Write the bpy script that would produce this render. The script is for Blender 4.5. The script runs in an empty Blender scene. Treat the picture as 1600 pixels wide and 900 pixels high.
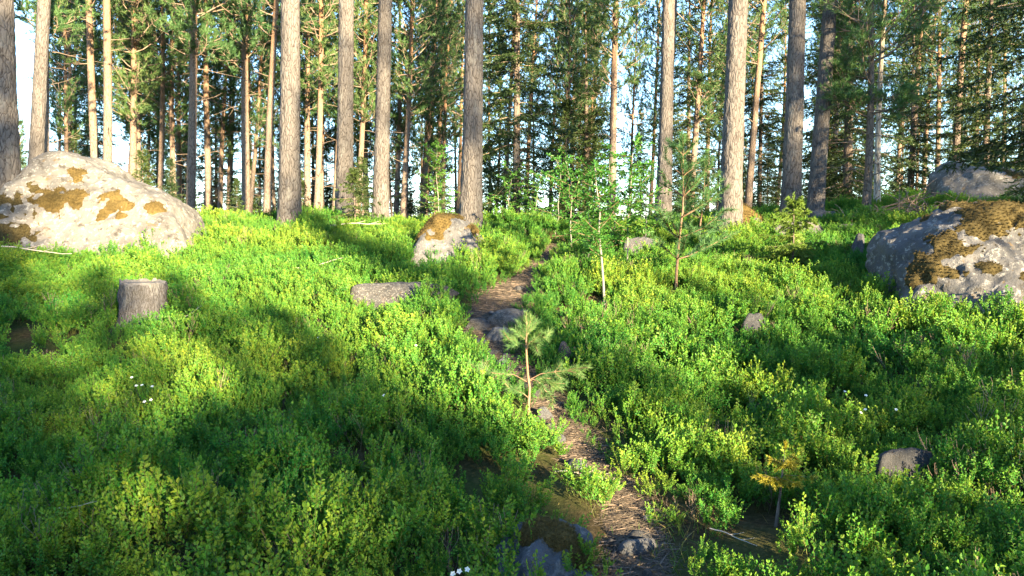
import bpy, bmesh, math, random
import numpy as np
from mathutils import Vector, Matrix, Euler
R = math.radians
sc = bpy.context.scene
COL = sc.collection

# ------------------------------------------------------------------ camera
F = 1256.0                       # focal length in photo pixels (1600 wide)
PITCH = R(-3.0)
CAMZ = 1.5
cam_d = bpy.data.cameras.new('camera')
cam_d.sensor_width = 36.0
cam_d.lens = F / 1600.0 * 36.0
cam_d.clip_start = 0.05
cam_d.clip_end = 3000.0
cam = bpy.data.objects.new('camera', cam_d)
COL.objects.link(cam)
cam.location = (0, 0, CAMZ)
cam.rotation_euler = (R(90) + PITCH, 0, 0)
sc.camera = cam

# ------------------------------------------------------------------ light
SUN_EL = 12.0
SUN_RIGHT = 30.0                 # sun stands behind the viewer, this far to the right
world = bpy.data.worlds.new('World')
sc.world = world
world.use_nodes = True
wn = world.node_tree
sky = wn.nodes.new('ShaderNodeTexSky')
sky.sky_type = 'NISHITA'
sky.sun_disc = False
sky.sun_elevation = R(SUN_EL)
sky.sun_rotation = R(180.0 - SUN_RIGHT)
sky.altitude = 150
sky.air_density = 1.0
sky.dust_density = 0.15
sky.ozone_density = 3.0
bg = wn.nodes.get('Background')
bg.inputs['Strength'].default_value = 0.095
wn.links.new(sky.outputs[0], bg.inputs['Color'])

sun_d = bpy.data.lights.new('sun', 'SUN')
sun_d.energy = 5.0
sun_d.angle = R(0.6)
sun_d.color = (1.0, 0.79, 0.47)
sun = bpy.data.objects.new('sun', sun_d)
COL.objects.link(sun)
sx, sy, sz = (math.sin(R(SUN_RIGHT)) * math.cos(R(SUN_EL)), -math.cos(R(SUN_RIGHT)) * math.cos(R(SUN_EL)), math.sin(R(SUN_EL)))
sun.rotation_euler = Vector((sx, sy, sz)).to_track_quat('Z', 'Y').to_euler()
sun.location = (10, -20, 15)

vs = sc.view_settings
vs.view_transform = 'Standard'
vs.look = 'None'
vs.exposure = 3.05
vs.gamma = 1.0
vs.use_curve_mapping = False
cy = sc.cycles
cy.max_bounces = 6
cy.diffuse_bounces = 4
cy.glossy_bounces = 2
cy.transmission_bounces = 4
cy.transparent_max_bounces = 4
cy.use_denoising = True
cy.use_adaptive_sampling = False
cy.sample_clamp_indirect = 6.0

# ------------------------------------------------------------------ numpy helpers
def _h(ix, iy, iz, seed):
    with np.errstate(over='ignore'):
        h = (ix.astype(np.uint32) * np.uint32(374761393) + iy.astype(np.uint32) * np.uint32(668265263)
             + iz.astype(np.uint32) * np.uint32(2246822519) + np.uint32(seed * 3266489917 & 0xffffffff))
        h = (h ^ (h >> np.uint32(13))) * np.uint32(1274126177)
        h = h ^ (h >> np.uint32(16))
    return h.astype(np.float64) / 4294967295.0

def vnoise(p, seed=0):
    """value noise in [-1,1] on (N,3)"""
    p = np.asarray(p, float)
    i = np.floor(p).astype(np.int64)
    f = p - i
    f = f * f * f * (f * (f * 6 - 15) + 10)
    r = 0
    for dx in (0, 1):
        wx = f[:, 0] if dx else 1 - f[:, 0]
        for dy in (0, 1):
            wy = f[:, 1] if dy else 1 - f[:, 1]
            for dz in (0, 1):
                wz = f[:, 2] if dz else 1 - f[:, 2]
                r = r + wx * wy * wz * _h(i[:, 0] + dx, i[:, 1] + dy, i[:, 2] + dz, seed)
    return r * 2 - 1

def fbm(p, octv=4, seed=0, gain=0.5):
    p = np.asarray(p, float)
    a, s, tot = 1.0, 0, 0
    for o in range(octv):
        s = s + a * vnoise(p * (2.03 ** o) + 17.3 * o, seed + o)
        tot += a
        a *= gain
    return s / tot

def ridged(p, octv=3, seed=0):
    a, s, tot = 1.0, 0, 0
    for o in range(octv):
        s = s + a * (1 - np.abs(vnoise(p * (2.1 ** o) + 9.1 * o, seed + o)) * 2)
        tot += a
        a *= 0.5
    return s / tot

def norm(v):
    v = np.asarray(v, float)
    return v / np.maximum(np.linalg.norm(v, axis=-1, keepdims=True), 1e-9)

class MB:
    """collects vertices and faces (tris or quads) with a material index; builds one mesh"""
    def __init__(self):
        self.v, self.f, self.a, self.n = [], [], [], 0
    def add(self, V, faces, mi=0, lv=None, smooth=False):
        V = np.asarray(V, float).reshape(-1, 3)
        faces = np.asarray(faces, np.int64)
        self.v.append(V)
        self.f.append((faces + self.n, mi, smooth))
        self.a.append(np.zeros(len(V)) if lv is None else np.asarray(lv, float))
        self.n += len(V)
    def mesh(self, name, mats):
        me = bpy.data.meshes.new(name)
        V = np.concatenate(self.v)
        me.vertices.add(len(V))
        me.vertices.foreach_set('co', V.astype(np.float32).ravel())
        loops, starts, mi, sm, at = [], [], [], [], 0
        for f, m, s in self.f:
            k = f.shape[1]
            loops.append(f.ravel())
            starts.append(at + np.arange(len(f)) * k)
            at += f.size
            mi.append(np.full(len(f), m)); sm.append(np.full(len(f), s))
        loops = np.concatenate(loops).astype(np.int32)
        starts = np.concatenate(starts).astype(np.int32)
        me.loops.add(len(loops)); me.loops.foreach_set('vertex_index', loops)
        me.polygons.add(len(starts)); me.polygons.foreach_set('loop_start', starts)
        me.polygons.foreach_set('material_index', np.concatenate(mi).astype(np.int32))
        me.polygons.foreach_set('use_smooth', np.concatenate(sm))
        lv = me.attributes.new('lv', 'FLOAT', 'POINT')
        lv.data.foreach_set('value', np.concatenate(self.a).astype(np.float32))
        for m in mats: me.materials.append(m)
        me.update(calc_edges=True)
        return me

def obj(name, me, parent=None, loc=None, rot=None, scale=None):
    o = bpy.data.objects.new(name, me)
    COL.objects.link(o)
    if parent: o.parent = parent
    if loc is not None: o.location = loc
    if rot is not None: o.rotation_euler = rot
    if scale is not None: o.scale = (scale,) * 3 if np.isscalar(scale) else scale
    return o

def tag(o, label=None, cat=None, group=None, kind=None):
    if label: o['label'] = label
    if cat: o['category'] = cat
    if group: o['group'] = group
    if kind: o['kind'] = kind
    return o

def sticks(mb, A, B, ra, rb, sides=3, mi=0):
    A = np.asarray(A, float).reshape(-1, 3); B = np.asarray(B, float).reshape(-1, 3); n = len(A)
    if n == 0: return
    ra = np.broadcast_to(ra, (n,)); rb = np.broadcast_to(rb, (n,))
    d = norm(B - A)
    ref = np.where(np.abs(d[:, 2:3]) > 0.9, [[1.0, 0, 0]], [[0, 0, 1.0]])
    s = norm(np.cross(d, ref)); t = np.cross(d, s)
    V = np.zeros((n, 2 * sides, 3))
    for k in range(sides):
        a = 2 * math.pi * k / sides
        q = s * math.cos(a) + t * math.sin(a)
        V[:, k] = A + q * ra[:, None]
        V[:, sides + k] = B + q * rb[:, None]
    base = (np.arange(n) * 2 * sides)[:, None]
    for k in range(sides):
        k2 = (k + 1) % sides
        fk = np.concatenate([base + k, base + k2, base + sides + k2, base + sides + k], 1)
        if k == 0: faces = fk
        else: faces = np.concatenate([faces, fk])
    mb.add(V.reshape(-1, 3), faces, mi, smooth=True)

def tube(mb, pts, rad, sides=8, mi=0, cap=True):
    pts = np.asarray(pts, float); n = len(pts)
    rad = np.broadcast_to(rad, (n,))
    d = norm(np.gradient(pts, axis=0))
    s = np.zeros_like(pts)
    ref = np.array([1.0, 0, 0]) if abs(d[0, 0]) < 0.9 else np.array([0, 1.0, 0])
    for i in range(n):
        ref = ref - d[i] * ref.dot(d[i]); ref = ref / np.linalg.norm(ref); s[i] = ref
    t = np.cross(d, s)
    a = np.arange(sides) * 2 * math.pi / sides
    V = pts[:, None] + rad[:, None, None] * (s[:, None] * np.cos(a)[None, :, None] + t[:, None] * np.sin(a)[None, :, None])
    i, k = np.meshgrid(np.arange(n - 1), np.arange(sides), indexing='ij')
    k2 = (k + 1) % sides
    faces = np.stack([i * sides + k, i * sides + k2, (i + 1) * sides + k2, (i + 1) * sides + k], -1).reshape(-1, 4)
    V = V.reshape(-1, 3)
    mb.add(V, faces, mi, smooth=True)
    if cap:
        for e in (0, n - 1):
            c = np.vstack([V[e * sides:(e + 1) * sides], pts[e:e + 1] + (d[e] * rad[e] * 0.3 if e else -d[e] * rad[e] * 0.3)])
            q = np.arange(sides)
            f = np.stack([q, (q + 1) % sides, np.full(sides, sides)], 1)
            mb.add(c, f if e else f[:, ::-1], mi, smooth=True)

def needles(mb, Cn, D, n, L, W, spread, rng, mi=0, axial=0.0, up=0.0):
    """n thin needles round each shoot (centre, direction)"""
    Cn = np.asarray(Cn, float).reshape(-1, 3); D = norm(np.asarray(D, float).reshape(-1, 3)); N = len(Cn)
    C2 = np.repeat(Cn, n, 0); D2 = np.repeat(D, n, 0); M = N * n
    rv = norm(rng.normal(size=(M, 3)))
    p = norm(np.cross(D2, rv))
    ang = np.radians(rng.uniform(spread[0], spread[1], M))[:, None]
    d = norm(D2 * np.cos(ang) + p * np.sin(ang) + np.array([0, 0, up]))
    base = C2 + D2 * (rng.uniform(-1, 1, M) * axial)[:, None]
    Ln = (L * rng.uniform(0.75, 1.2, M))[:, None]
    s = norm(np.cross(d, norm(rng.normal(size=(M, 3))))) * (W * 0.5)
    V = np.stack([base - s, base + s, base + d * Ln], 1).reshape(-1, 3)
    lv = np.repeat(np.repeat(rng.uniform(0, 1, N), n), 3)
    mb.add(V, np.arange(M * 3).reshape(-1, 3), mi, lv)

def leaves(mb, B, D, Nn, L, W, mi=0, fold=0.25, lv=None, smooth=False):
    """ovate leaves folded along the midrib"""
    B = np.asarray(B, float).reshape(-1, 3); N = len(B)
    D = norm(D); S = norm(np.cross(D, Nn)); U = np.cross(S, D)
    L = np.broadcast_to(L, (N,))[:, None]; W = np.broadcast_to(W, (N,))[:, None]
    up = U * W * fold
    bend = -U * L * 0.12
    V = np.stack([B, B + D * L * .28 - S * W * .43 + up, B + D * L * .66 - S * W * .42 + up * .8 + bend * .4, B + D * L + bend,
                  B + D * L * .66 + S * W * .42 + up * .8 + bend * .4, B + D * L * .28 + S * W * .43 + up], 1)
    b = (np.arange(N) * 6)[:, None]
    f = np.concatenate([np.concatenate([b, b + 3, b + 2, b + 1], 1), np.concatenate([b, b + 5, b + 4, b + 3], 1)])
    mb.add(V.reshape(-1, 3), f, mi, None if lv is None else np.repeat(lv, 6), smooth)

# ------------------------------------------------------------------ materials
def newmat(name):
    m = bpy.data.materials.new(name); m.use_nodes = True
    nt = m.node_tree
    return m, nt, nt.nodes.get('Principled BSDF'), nt.nodes.get('Material Output')

def N(nt, typ, **kw):
    n = nt.nodes.new(typ)
    for k, v in kw.items():
        if k in n.inputs.keys(): n.inputs[k].default_value = v
        else: setattr(n, k, v)
    return n

def ramp(nt, fac, stops):
    r = nt.nodes.new('ShaderNodeValToRGB')
    e = r.color_ramp.elements
    while len(e) < len(stops): e.new(0.5)
    for i, (p, c) in enumerate(stops):
        e[i].position = p
        e[i].color = (c[0], c[1], c[2], 1) if not np.isscalar(c) else (c, c, c, 1)
    nt.links.new(fac, r.inputs[0])
    return r.outputs[0]

def mix(nt, fac, a, b, mode='MIX'):
    m = nt.nodes.new('ShaderNodeMix'); m.data_type = 'RGBA'; m.blend_type = mode
    for sock, v in ((m.inputs[0], fac), (m.inputs[6], a), (m.inputs[7], b)):
        if hasattr(v, 'links'): nt.links.new(v, sock)
        elif np.isscalar(v): sock.default_value = v
        else: sock.default_value = (v[0], v[1], v[2], 1)
    return m.outputs[2]

def math_(nt, op, a, b=0.0, clamp=False):
    m = nt.nodes.new('ShaderNodeMath'); m.operation = op; m.use_clamp = clamp
    for s, v in ((m.inputs[0], a), (m.inputs[1], b)):
        if hasattr(v, 'links'): nt.links.new(v, s)
        else: s.default_value = v
    return m.outputs[0]

def noise(nt, vec, scale, detail=4.0, rough=0.55):
    n = nt.nodes.new('ShaderNodeTexNoise')
    n.inputs['Scale'].default_value = scale; n.inputs['Detail'].default_value = detail; n.inputs['Roughness'].default_value = rough
    if vec is not None: nt.links.new(vec, n.inputs['Vector'])
    return n.outputs['Fac']

def voro(nt, vec, scale, feature='F1', out='Distance'):
    n = nt.nodes.new('ShaderNodeTexVoronoi'); n.feature = feature
    n.inputs['Scale'].default_value = scale
    nt.links.new(vec, n.inputs['Vector'])
    return n.outputs[out]

def objvec(nt, scale=(1, 1, 1), rnd=True):
    tc = nt.nodes.new('ShaderNodeTexCoord')
    mp = nt.nodes.new('ShaderNodeMapping'); mp.inputs['Scale'].default_value = scale
    nt.links.new(tc.outputs['Object'], mp.inputs['Vector'])
    if rnd:
        oi = nt.nodes.new('ShaderNodeObjectInfo')
        cb = nt.nodes.new('ShaderNodeCombineXYZ')
        k = math_(nt, 'MULTIPLY', oi.outputs['Random'], 37.0)
        for q in range(3): nt.links.new(k, cb.inputs[q])
        nt.links.new(cb.outputs[0], mp.inputs['Location'])
    return mp.outputs[0], tc.outputs['Object']

def bump(nt, bsdf, h, strength=0.6, dist=0.01):
    b = nt.nodes.new('ShaderNodeBump'); b.inputs['Strength'].default_value = strength; b.inputs['Distance'].default_value = dist
    nt.links.new(h, b.inputs['Height']); nt.links.new(b.outputs[0], bsdf.inputs['Normal'])

def foliage(name, cols, trans=0.35, rough=0.5, spec=0.3, use_tint=False, trans_tint=(1.35, 1.1, 0.4)):
    m, nt, b, out = newmat(name)
    lv = N(nt, 'ShaderNodeAttribute', attribute_name='lv').outputs['Fac']
    if use_tint:
        t = nt.nodes.new('ShaderNodeAttribute'); t.attribute_type = 'INSTANCER'; t.attribute_name = 'tint'
        rnd = t.outputs['Fac']
    else:
        rnd = nt.nodes.new('ShaderNodeObjectInfo').outputs['Random']
    f = math_(nt, 'ADD', math_(nt, 'MULTIPLY', lv, 0.5), math_(nt, 'MULTIPLY', rnd, 0.5))
    c = ramp(nt, f, cols)
    nt.links.new(c, b.inputs['Base Color'])
    b.inputs['Roughness'].default_value = rough
    b.inputs['Specular IOR Level'].default_value = spec
    tr = nt.nodes.new('ShaderNodeBsdfTranslucent')
    tc = mix(nt, 1.0, c, trans_tint, 'MULTIPLY')
    nt.links.new(tc, tr.inputs['Color'])
    ms = nt.nodes.new('ShaderNodeMixShader'); ms.inputs[0].default_value = trans
    nt.links.new(b.outputs[0], ms.inputs[1]); nt.links.new(tr.outputs[0], ms.inputs[2])
    nt.links.new(ms.outputs[0], out.inputs['Surface'])
    return m

M_BIL = foliage('bilberry_leaf', [(0.0, (0.014, 0.105, 0.022)), (0.35, (0.03, 0.17, 0.026)), (0.62, (0.10, 0.25, 0.03)), (1.0, (0.26, 0.325, 0.034))], 0.42, 0.5, 0.25, True)
M_BILSTEM = foliage('bilberry_stem', [(0, (0.07, 0.09, 0.02)), (1, (0.13, 0.13, 0.04))], 0.0, 0.6, 0.2, True)
M_PINE = foliage('pine_needle', [(0, (0.03, 0.09, 0.036)), (0.5, (0.062, 0.14, 0.05)), (1, (0.12, 0.185, 0.06))], 0.35, 0.5, 0.3)
M_YPINE = foliage('young_pine_needle', [(0, (0.045, 0.12, 0.045)), (0.5, (0.08, 0.18, 0.06)), (1, (0.15, 0.245, 0.08))], 0.3, 0.5, 0.3)
M_SPRUCE = foliage('spruce_needle', [(0, (0.016, 0.036, 0.014)), (0.5, (0.034, 0.064, 0.019)), (1, (0.075, 0.105, 0.025))], 0.2, 0.5, 0.3)
M_YSPRUCE = foliage('young_spruce_needle', [(0, (0.10, 0.18, 0.03)), (1, (0.20, 0.28, 0.05))], 0.25, 0.5, 0.3)
M_YELSPRUCE = foliage('yellowed_spruce_needle', [(0, (0.24, 0.22, 0.02)), (1, (0.36, 0.33, 0.04))], 0.25, 0.5, 0.3)
M_LEAF = foliage('sapling_leaf', [(0, (0.04, 0.14, 0.028)), (0.5, (0.065, 0.20, 0.035)), (1, (0.12, 0.26, 0.045))], 0.4, 0.45, 0.35)
M_GRASS = foliage('grass_blade', [(0, (0.05, 0.12, 0.02)), (0.8, (0.12, 0.2, 0.03)), (1, (0.3, 0.25, 0.1))], 0.35, 0.5, 0.3)
M_PETAL = foliage('white_petal', [(0, (0.75, 0.75, 0.72)), (1, (0.82, 0.82, 0.8))], 0.2, 0.6, 0.2)

def make_bark(name, lowA, lowB, crack, hi, h0, h1, scale=1.0, hires=False):
    m, nt, b, out = newmat(name)
    vec, raw = objvec(nt, (1, 1, 0.28))
    _, _ = vec, raw
    wob = noise(nt, vec, 6 * scale, 3)
    nz = nt.nodes.new('ShaderNodeTexNoise'); nz.inputs['Scale'].default_value = 14 * scale; nz.inputs['Detail'].default_value = 4; nt.links.new(vec, nz.inputs['Vector'])
    wv = nt.nodes.new('ShaderNodeVectorMath'); wv.operation = 'MULTIPLY_ADD'; nt.links.new(nz.outputs['Color'], wv.inputs[0]); wv.inputs[1].default_value = (.09, .09, .09); nt.links.new(vec, wv.inputs[2])
    cell = voro(nt, wv.outputs[0], 24 * scale, 'DISTANCE_TO_EDGE')
    fine = noise(nt, vec, 45 * scale, 5, 0.7)
    big = noise(nt, raw, 1.6, 3)
    plates = math_(nt, 'ADD', math_(nt, 'MULTIPLY', cell, 2.2), math_(nt, 'MULTIPLY', fine, 0.35))
    base = mix(nt, math_(nt, 'ADD', math_(nt, 'MULTIPLY', wob, 0.8), math_(nt, 'MULTIPLY', big, 0.3), True), lowA, lowB)
    low = mix(nt, ramp(nt, plates, [(0.14, 0.0), (0.40, 1.0)]), crack, base)
    sep = nt.nodes.new('ShaderNodeSeparateXYZ'); nt.links.new(raw, sep.inputs[0])
    zz = math_(nt, 'ADD', sep.outputs[2], math_(nt, 'MULTIPLY', big, 2.0))
    mr = nt.nodes.new('ShaderNodeMapRange'); mr.inputs[1].default_value = h0 + 1; mr.inputs[2].default_value = h1 + 1
    nt.links.new(zz, mr.inputs[0])
    hic = mix(nt, ramp(nt, fine, [(0.35, 0.0), (0.65, 1.0)]), (hi[0] * .6, hi[1] * .55, hi[2] * .5), hi)
    col = mix(nt, mr.outputs[0], low, hic)
    lich = noise(nt, vec, 9, 5, 0.65)
    col = mix(nt, math_(nt, 'MULTIPLY', ramp(nt, lich, [(0.56, 0.0), (0.66, 1.0)]), 0.35), col, (0.2, 0.205, 0.2))
    nt.links.new(col, b.inputs['Base Color'])
    b.inputs['Roughness'].default_value = 0.9; b.inputs['Specular IOR Level'].default_value = 0.15
    bump(nt, b, plates, 0.9, 0.012)
    return m
M_BARK = make_bark('pine_bark_grey', (0.07, 0.063, 0.061), (0.145, 0.134, 0.13), (0.027, 0.022, 0.02), (0.29, 0.17, 0.10), 4.0, 9.0)
M_BARKBG = make_bark('pine_bark_orange', (0.13, 0.10, 0.083), (0.225, 0.18, 0.15), (0.045, 0.034, 0.028), (0.27, 0.16, 0.095), 2.5, 8.0)
M_BARKSP = make_bark('spruce_bark', (0.11, 0.085, 0.07), (0.19, 0.155, 0.135), (0.04, 0.03, 0.025), (0.17, 0.12, 0.09), 4, 12)
M_BIRCH = make_bark('birch_bark', (0.28, 0.26, 0.24), (0.48, 0.46, 0.43), (0.06, 0.05, 0.045), (0.22, 0.17, 0.13), 2, 4, 0.6)

def plain(name, a, b_, scale=20, rough=0.85, bs=0.4, bd=0.004, stretch=(1, 1, 1)):
    m, nt, b, out = newmat(name)
    vec, raw = objvec(nt, stretch)
    n1 = noise(nt, vec, scale, 6, 0.65)
    nt.links.new(mix(nt, ramp(nt, n1, [(0.3, 0.0), (0.7, 1.0)]), a, b_), b.inputs['Base Color'])
    b.inputs['Roughness'].default_value = rough; b.inputs['Specular IOR Level'].default_value = 0.2
    bump(nt, b, n1, bs, bd)
    return m
M_TWIG = plain('twig_bark', (0.14, 0.10, 0.075), (0.26, 0.20, 0.16), 12)
M_DEAD = plain('dead_wood', (0.24, 0.215, 0.19), (0.42, 0.39, 0.36), 25, stretch=(1, 1, 0.2))
M_STEM = plain('sapling_stem', (0.12, 0.075, 0.048), (0.23, 0.155, 0.105), 30)
M_GSTEM = plain('grey_sapling_stem', (0.11, 0.105, 0.095), (0.23, 0.22, 0.2), 30)
M_ENDGRAIN = plain('cut_wood', (0.07, 0.066, 0.064), (0.15, 0.143, 0.138), 30)
M_STUMP = make_bark('stump_bark', (0.035, 0.035, 0.038), (0.11, 0.108, 0.118), (0.03, 0.027, 0.025), (0.3, 0.28, 0.27), 30, 40, 1.6)
M_LITTERBIT = plain('fallen_needle', (0.075, 0.06, 0.047), (0.17, 0.14, 0.112), 3, bs=0.0)

def make_granite(name, a, b_, warm, lichen=0.5, dark=0.5):
    m, nt, b, out = newmat(name)
    vec, raw = objvec(nt)
    n1 = noise(nt, vec, 2.2, 6, 0.6)
    n2 = noise(nt, vec, 14, 6, 0.7)
    n3 = noise(nt, vec, 75, 4, 0.7)
    col = mix(nt, ramp(nt, n1, [(0.35, 0.0), (0.65, 1.0)]), a, b_)
    col = mix(nt, math_(nt, 'MULTIPLY', ramp(nt, noise(nt, vec, 1.1, 3), [(0.5, 0.0), (0.7, 1.0)]), 0.5), col, warm)
    col = mix(nt, math_(nt, 'MULTIPLY', ramp(nt, n2, [(0.54, 0.0), (0.62, 1.0)]), lichen), col, (0.42, 0.41, 0.39))
    dk = math_(nt, 'MULTIPLY', ramp(nt, noise(nt, vec, 8, 7, 0.75), [(0.55, 0.0), (0.63, 1.0)]), dark)
    col = mix(nt, dk, col, (0.06, 0.055, 0.05))
    col = mix(nt, math_(nt, 'MULTIPLY', ramp(nt, n3, [(0.3, 1.0), (0.5, 0.0)]), 0.55), col, (0.09, 0.085, 0.08))
    sp = math_(nt, 'MULTIPLY', ramp(nt, noise(nt, vec, 6.5, 5, 0.7), [(0.62, 0.0), (0.67, 1.0)]), 0.75)
    col = mix(nt, sp, col, (0.14, 0.09, 0.035))
    nt.links.new(col, b.inputs['Base Color'])
    b.inputs['Roughness'].default_value = 0.9; b.inputs['Specular IOR Level'].default_value = 0.2
    h = math_(nt, 'ADD', n2, math_(nt, 'MULTIPLY', n3, 0.5))
    bump(nt, b, h, 1.0, 0.03)
    return m
M_GRAN = make_granite('granite_pale', (0.095, 0.092, 0.09), (0.18, 0.175, 0.168), (0.18, 0.155, 0.14), 0.5, 1.0)
M_GRAN2 = make_granite('granite_grey', (0.058, 0.06, 0.066), (0.125, 0.125, 0.133), (0.12, 0.107, 0.1), 0.5, 0.9)
M_GRAN5 = make_granite('granite_slate_shade', (0.06, 0.065, 0.075), (0.12, 0.125, 0.14), (0.11, 0.105, 0.1), 0.3, 0.6)  # slate tone, darkened so the dome boulder's shade sits in the colour
M_GRAN3 = make_granite('granite_blue_grey', (0.11, 0.12, 0.14), (0.21, 0.22, 0.245), (0.2, 0.2, 0.2), 0.4, 0.6)

M_GRAN4 = make_granite('granite_dark', (0.045, 0.05, 0.06), (0.085, 0.09, 0.105), (0.08, 0.08, 0.085), 0.15, 0.5)

def make_moss(name, cols, sc_=30):
    m, nt, b, out = newmat(name)
    vec, raw = objvec(nt)
    n1 = noise(nt, vec, sc_, 6, 0.75)
    n2 = noise(nt, vec, 5, 4, 0.6)
    c = ramp(nt, math_(nt, 'ADD', math_(nt, 'MULTIPLY', n1, 0.6), math_(nt, 'MULTIPLY', n2, 0.4)), [(0.3, cols[0]), (0.5, cols[1]), (0.68, cols[2])])
    nt.links.new(c, b.inputs['Base Color'])
    b.inputs['Roughness'].default_value = 1.0; b.inputs['Specular IOR Level'].default_value = 0.05
    bump(nt, b, n1, 1.0, 0.03)
    return m
M_MOSS = make_moss('moss_ochre', [(0.035, 0.026, 0.012), (0.095, 0.068, 0.026), (0.165, 0.12, 0.046)])
M_MOSS2 = make_moss('moss_brown', [(0.02, 0.018, 0.01), (0.06, 0.048, 0.022), (0.125, 0.098, 0.042)])
M_MOSSB = foliage('brown_moss_strand', [(0, (0.03, 0.026, 0.014)), (0.6, (0.075, 0.06, 0.028)), (1, (0.14, 0.11, 0.05))], 0.1, 0.8, 0.05)
M_MOSSF = foliage('moss_strand', [(0, (0.05, 0.038, 0.018)), (0.6, (0.11, 0.083, 0.034)), (1, (0.18, 0.14, 0.058))], 0.15, 0.8, 0.05)

m, nt, b, out = newmat('forest_floor')
vec, raw = objvec(nt, rnd=False)
n1 = noise(nt, vec, 1.2, 5); n2 = noise(nt, vec, 28, 6, 0.7)
c = ramp(nt, n2, [(0.3, (0.02, 0.016, 0.009)), (0.5, (0.055, 0.042, 0.02)), (0.7, (0.11, 0.08, 0.042))])
c = mix(nt, math_(nt, 'MULTIPLY', ramp(nt, n1, [(0.42, 0.0), (0.6, 1.0)]), 0.7), c, (0.04, 0.07, 0.014))
nt.links.new(c, b.inputs['Base Color']); b.inputs['Roughness'].default_value = 1; b.inputs['Specular IOR Level'].default_value = 0.1
bump(nt, b, n2, 0.9, 0.03)
M_FLOOR = m
m, nt, b, out = newmat('trodden_path')
vec, raw = objvec(nt, rnd=False)
n1 = noise(nt, vec, 3.0, 5); n2 = noise(nt, vec, 55, 6, 0.75); n3 = noise(nt, vec, 11, 5, 0.6)
c = ramp(nt, n2, [(0.3, (0.03, 0.025, 0.021)), (0.5, (0.075, 0.062, 0.052)), (0.7, (0.145, 0.122, 0.104))])
c = mix(nt, math_(nt, 'MULTIPLY', ramp(nt, n3, [(0.4, 0.0), (0.6, 1.0)]), 0.5), c, (0.115, 0.093, 0.076))
c = mix(nt, math_(nt, 'MULTIPLY', ramp(nt, n1, [(0.5, 0.0), (0.62, 1.0)]), 0.6), c, (0.055, 0.043, 0.03))
nt.links.new(c, b.inputs['Base Color']); b.inputs['Roughness'].default_value = 1; b.inputs['Specular IOR Level'].default_value = 0.1
bump(nt, b, math_(nt, 'ADD', n2, n3), 0.9, 0.02)
M_PATH = m

# ------------------------------------------------------------------ ground shape
def P(px, py, t):
    """world point seen at photo pixel (px,py) at depth t"""
    a, bb = (px - 800) / F, (450 - py) / F
    cp, sp = math.cos(PITCH), math.sin(PITCH)
    return np.array([a * t, t * cp - bb * t * sp, CAMZ + t * sp + bb * t * cp])

# survey points: where the plants' tops or bare soil lie, and how high the plants are there
ctrl = []
for px, py, t, hs in [
    (985, 900, 3.45, 0), (955, 750, 4.4, 0), (875, 640, 5.4, 0), (790, 560, 6.4, 0), (762, 490, 7.7, 0), (805, 440, 9.1, 0), (850, 402, 11.0, 0),
    (0, 900, 2.75, .3), (400, 900, 2.75, .3), (700, 880, 2.9, .28), (0, 700, 3.8, .3), (300, 700, 3.75, .3), (650, 700, 4.1, .28),
    (0, 600, 4.9, .3), (300, 590, 5.0, .3), (550, 590, 5.3, .3), (0, 500, 6.6, .3), (220, 488, 7.2, .12), (400, 480, 7.2, .3), (600, 500, 7.0, .3),
    (0, 400, 9.2, .3), (150, 385, 10.0, .3), (400, 410, 9.4, .3), (600, 440, 8.6, .25), (330, 345, 12.5, .25), (450, 345, 13.0, .22), (600, 350, 13.0, .25), (690, 388, 10.8, .2),
    (740, 352, 13.0, .15), (900, 380, 11.5, .28), (1060, 440, 9.1, .2), (1100, 360, 12.5, .28), (1150, 358, 13.0, .2), (1000, 470, 8.0, .3),
    (1100, 560, 6.4, .3), (1100, 700, 4.6, .3), (1200, 880, 3.0, .3), (1590, 890, 2.85, .3), (1400, 700, 4.4, .3), (1590, 700, 4.2, .32), (1590, 560, 6.0, .32),
    (1300, 480, 7.6, .32), (1300, 400, 9.8, .3), (1480, 470, 7.6, .3), (1250, 340, 13.5, .25), (1350, 330, 14.0, .25), (1450, 335, 12.5, .2), (1560, 300, 15.0, .25), (1590, 470, 7.6, .25)]:
    q = P(px, py, t); ctrl.append((q[0], q[1], q[2] - hs))
for x, y, z in [(-30, 0, .2), (30, 0, .2), (0, -6, -.35), (-12, -8, -.3), (12, -8, -.3), (-30, -25, -.8), (30, -25, -.8), (0, -25, -1.0), (0, 0.8, -.02), (-3, 0.8, -.02), (3, .8, -.02),
                (-12, 13, 1.75), (-22, 12, 1.9), (-8, 20, 1.7), (0, 20, 1.6), (9, 20, 2.35), (20, 16, 2.7), (-25, 32, 1.6), (0, 32, 1.4), (25, 32, 2.3), (-35, 50, 1.2), (0, 50, .8), (35, 50, 1.6)]:
    ctrl.append((x, y, z))
ctrl = np.array(ctrl)
def _tps(r2): return 0.5 * r2 * np.log(r2 + 1e-9)
_n = len(ctrl)
_K = _tps(((ctrl[:, None, :2] - ctrl[None, :, :2]) ** 2).sum(-1)) + np.eye(_n) * 0.25
_Pm = np.c_[np.ones(_n), ctrl[:, :2]]
_sol = np.linalg.solve(np.block([[_K, _Pm], [_Pm.T, np.zeros((3, 3))]]), np.r_[ctrl[:, 2], 0, 0, 0])

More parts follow.
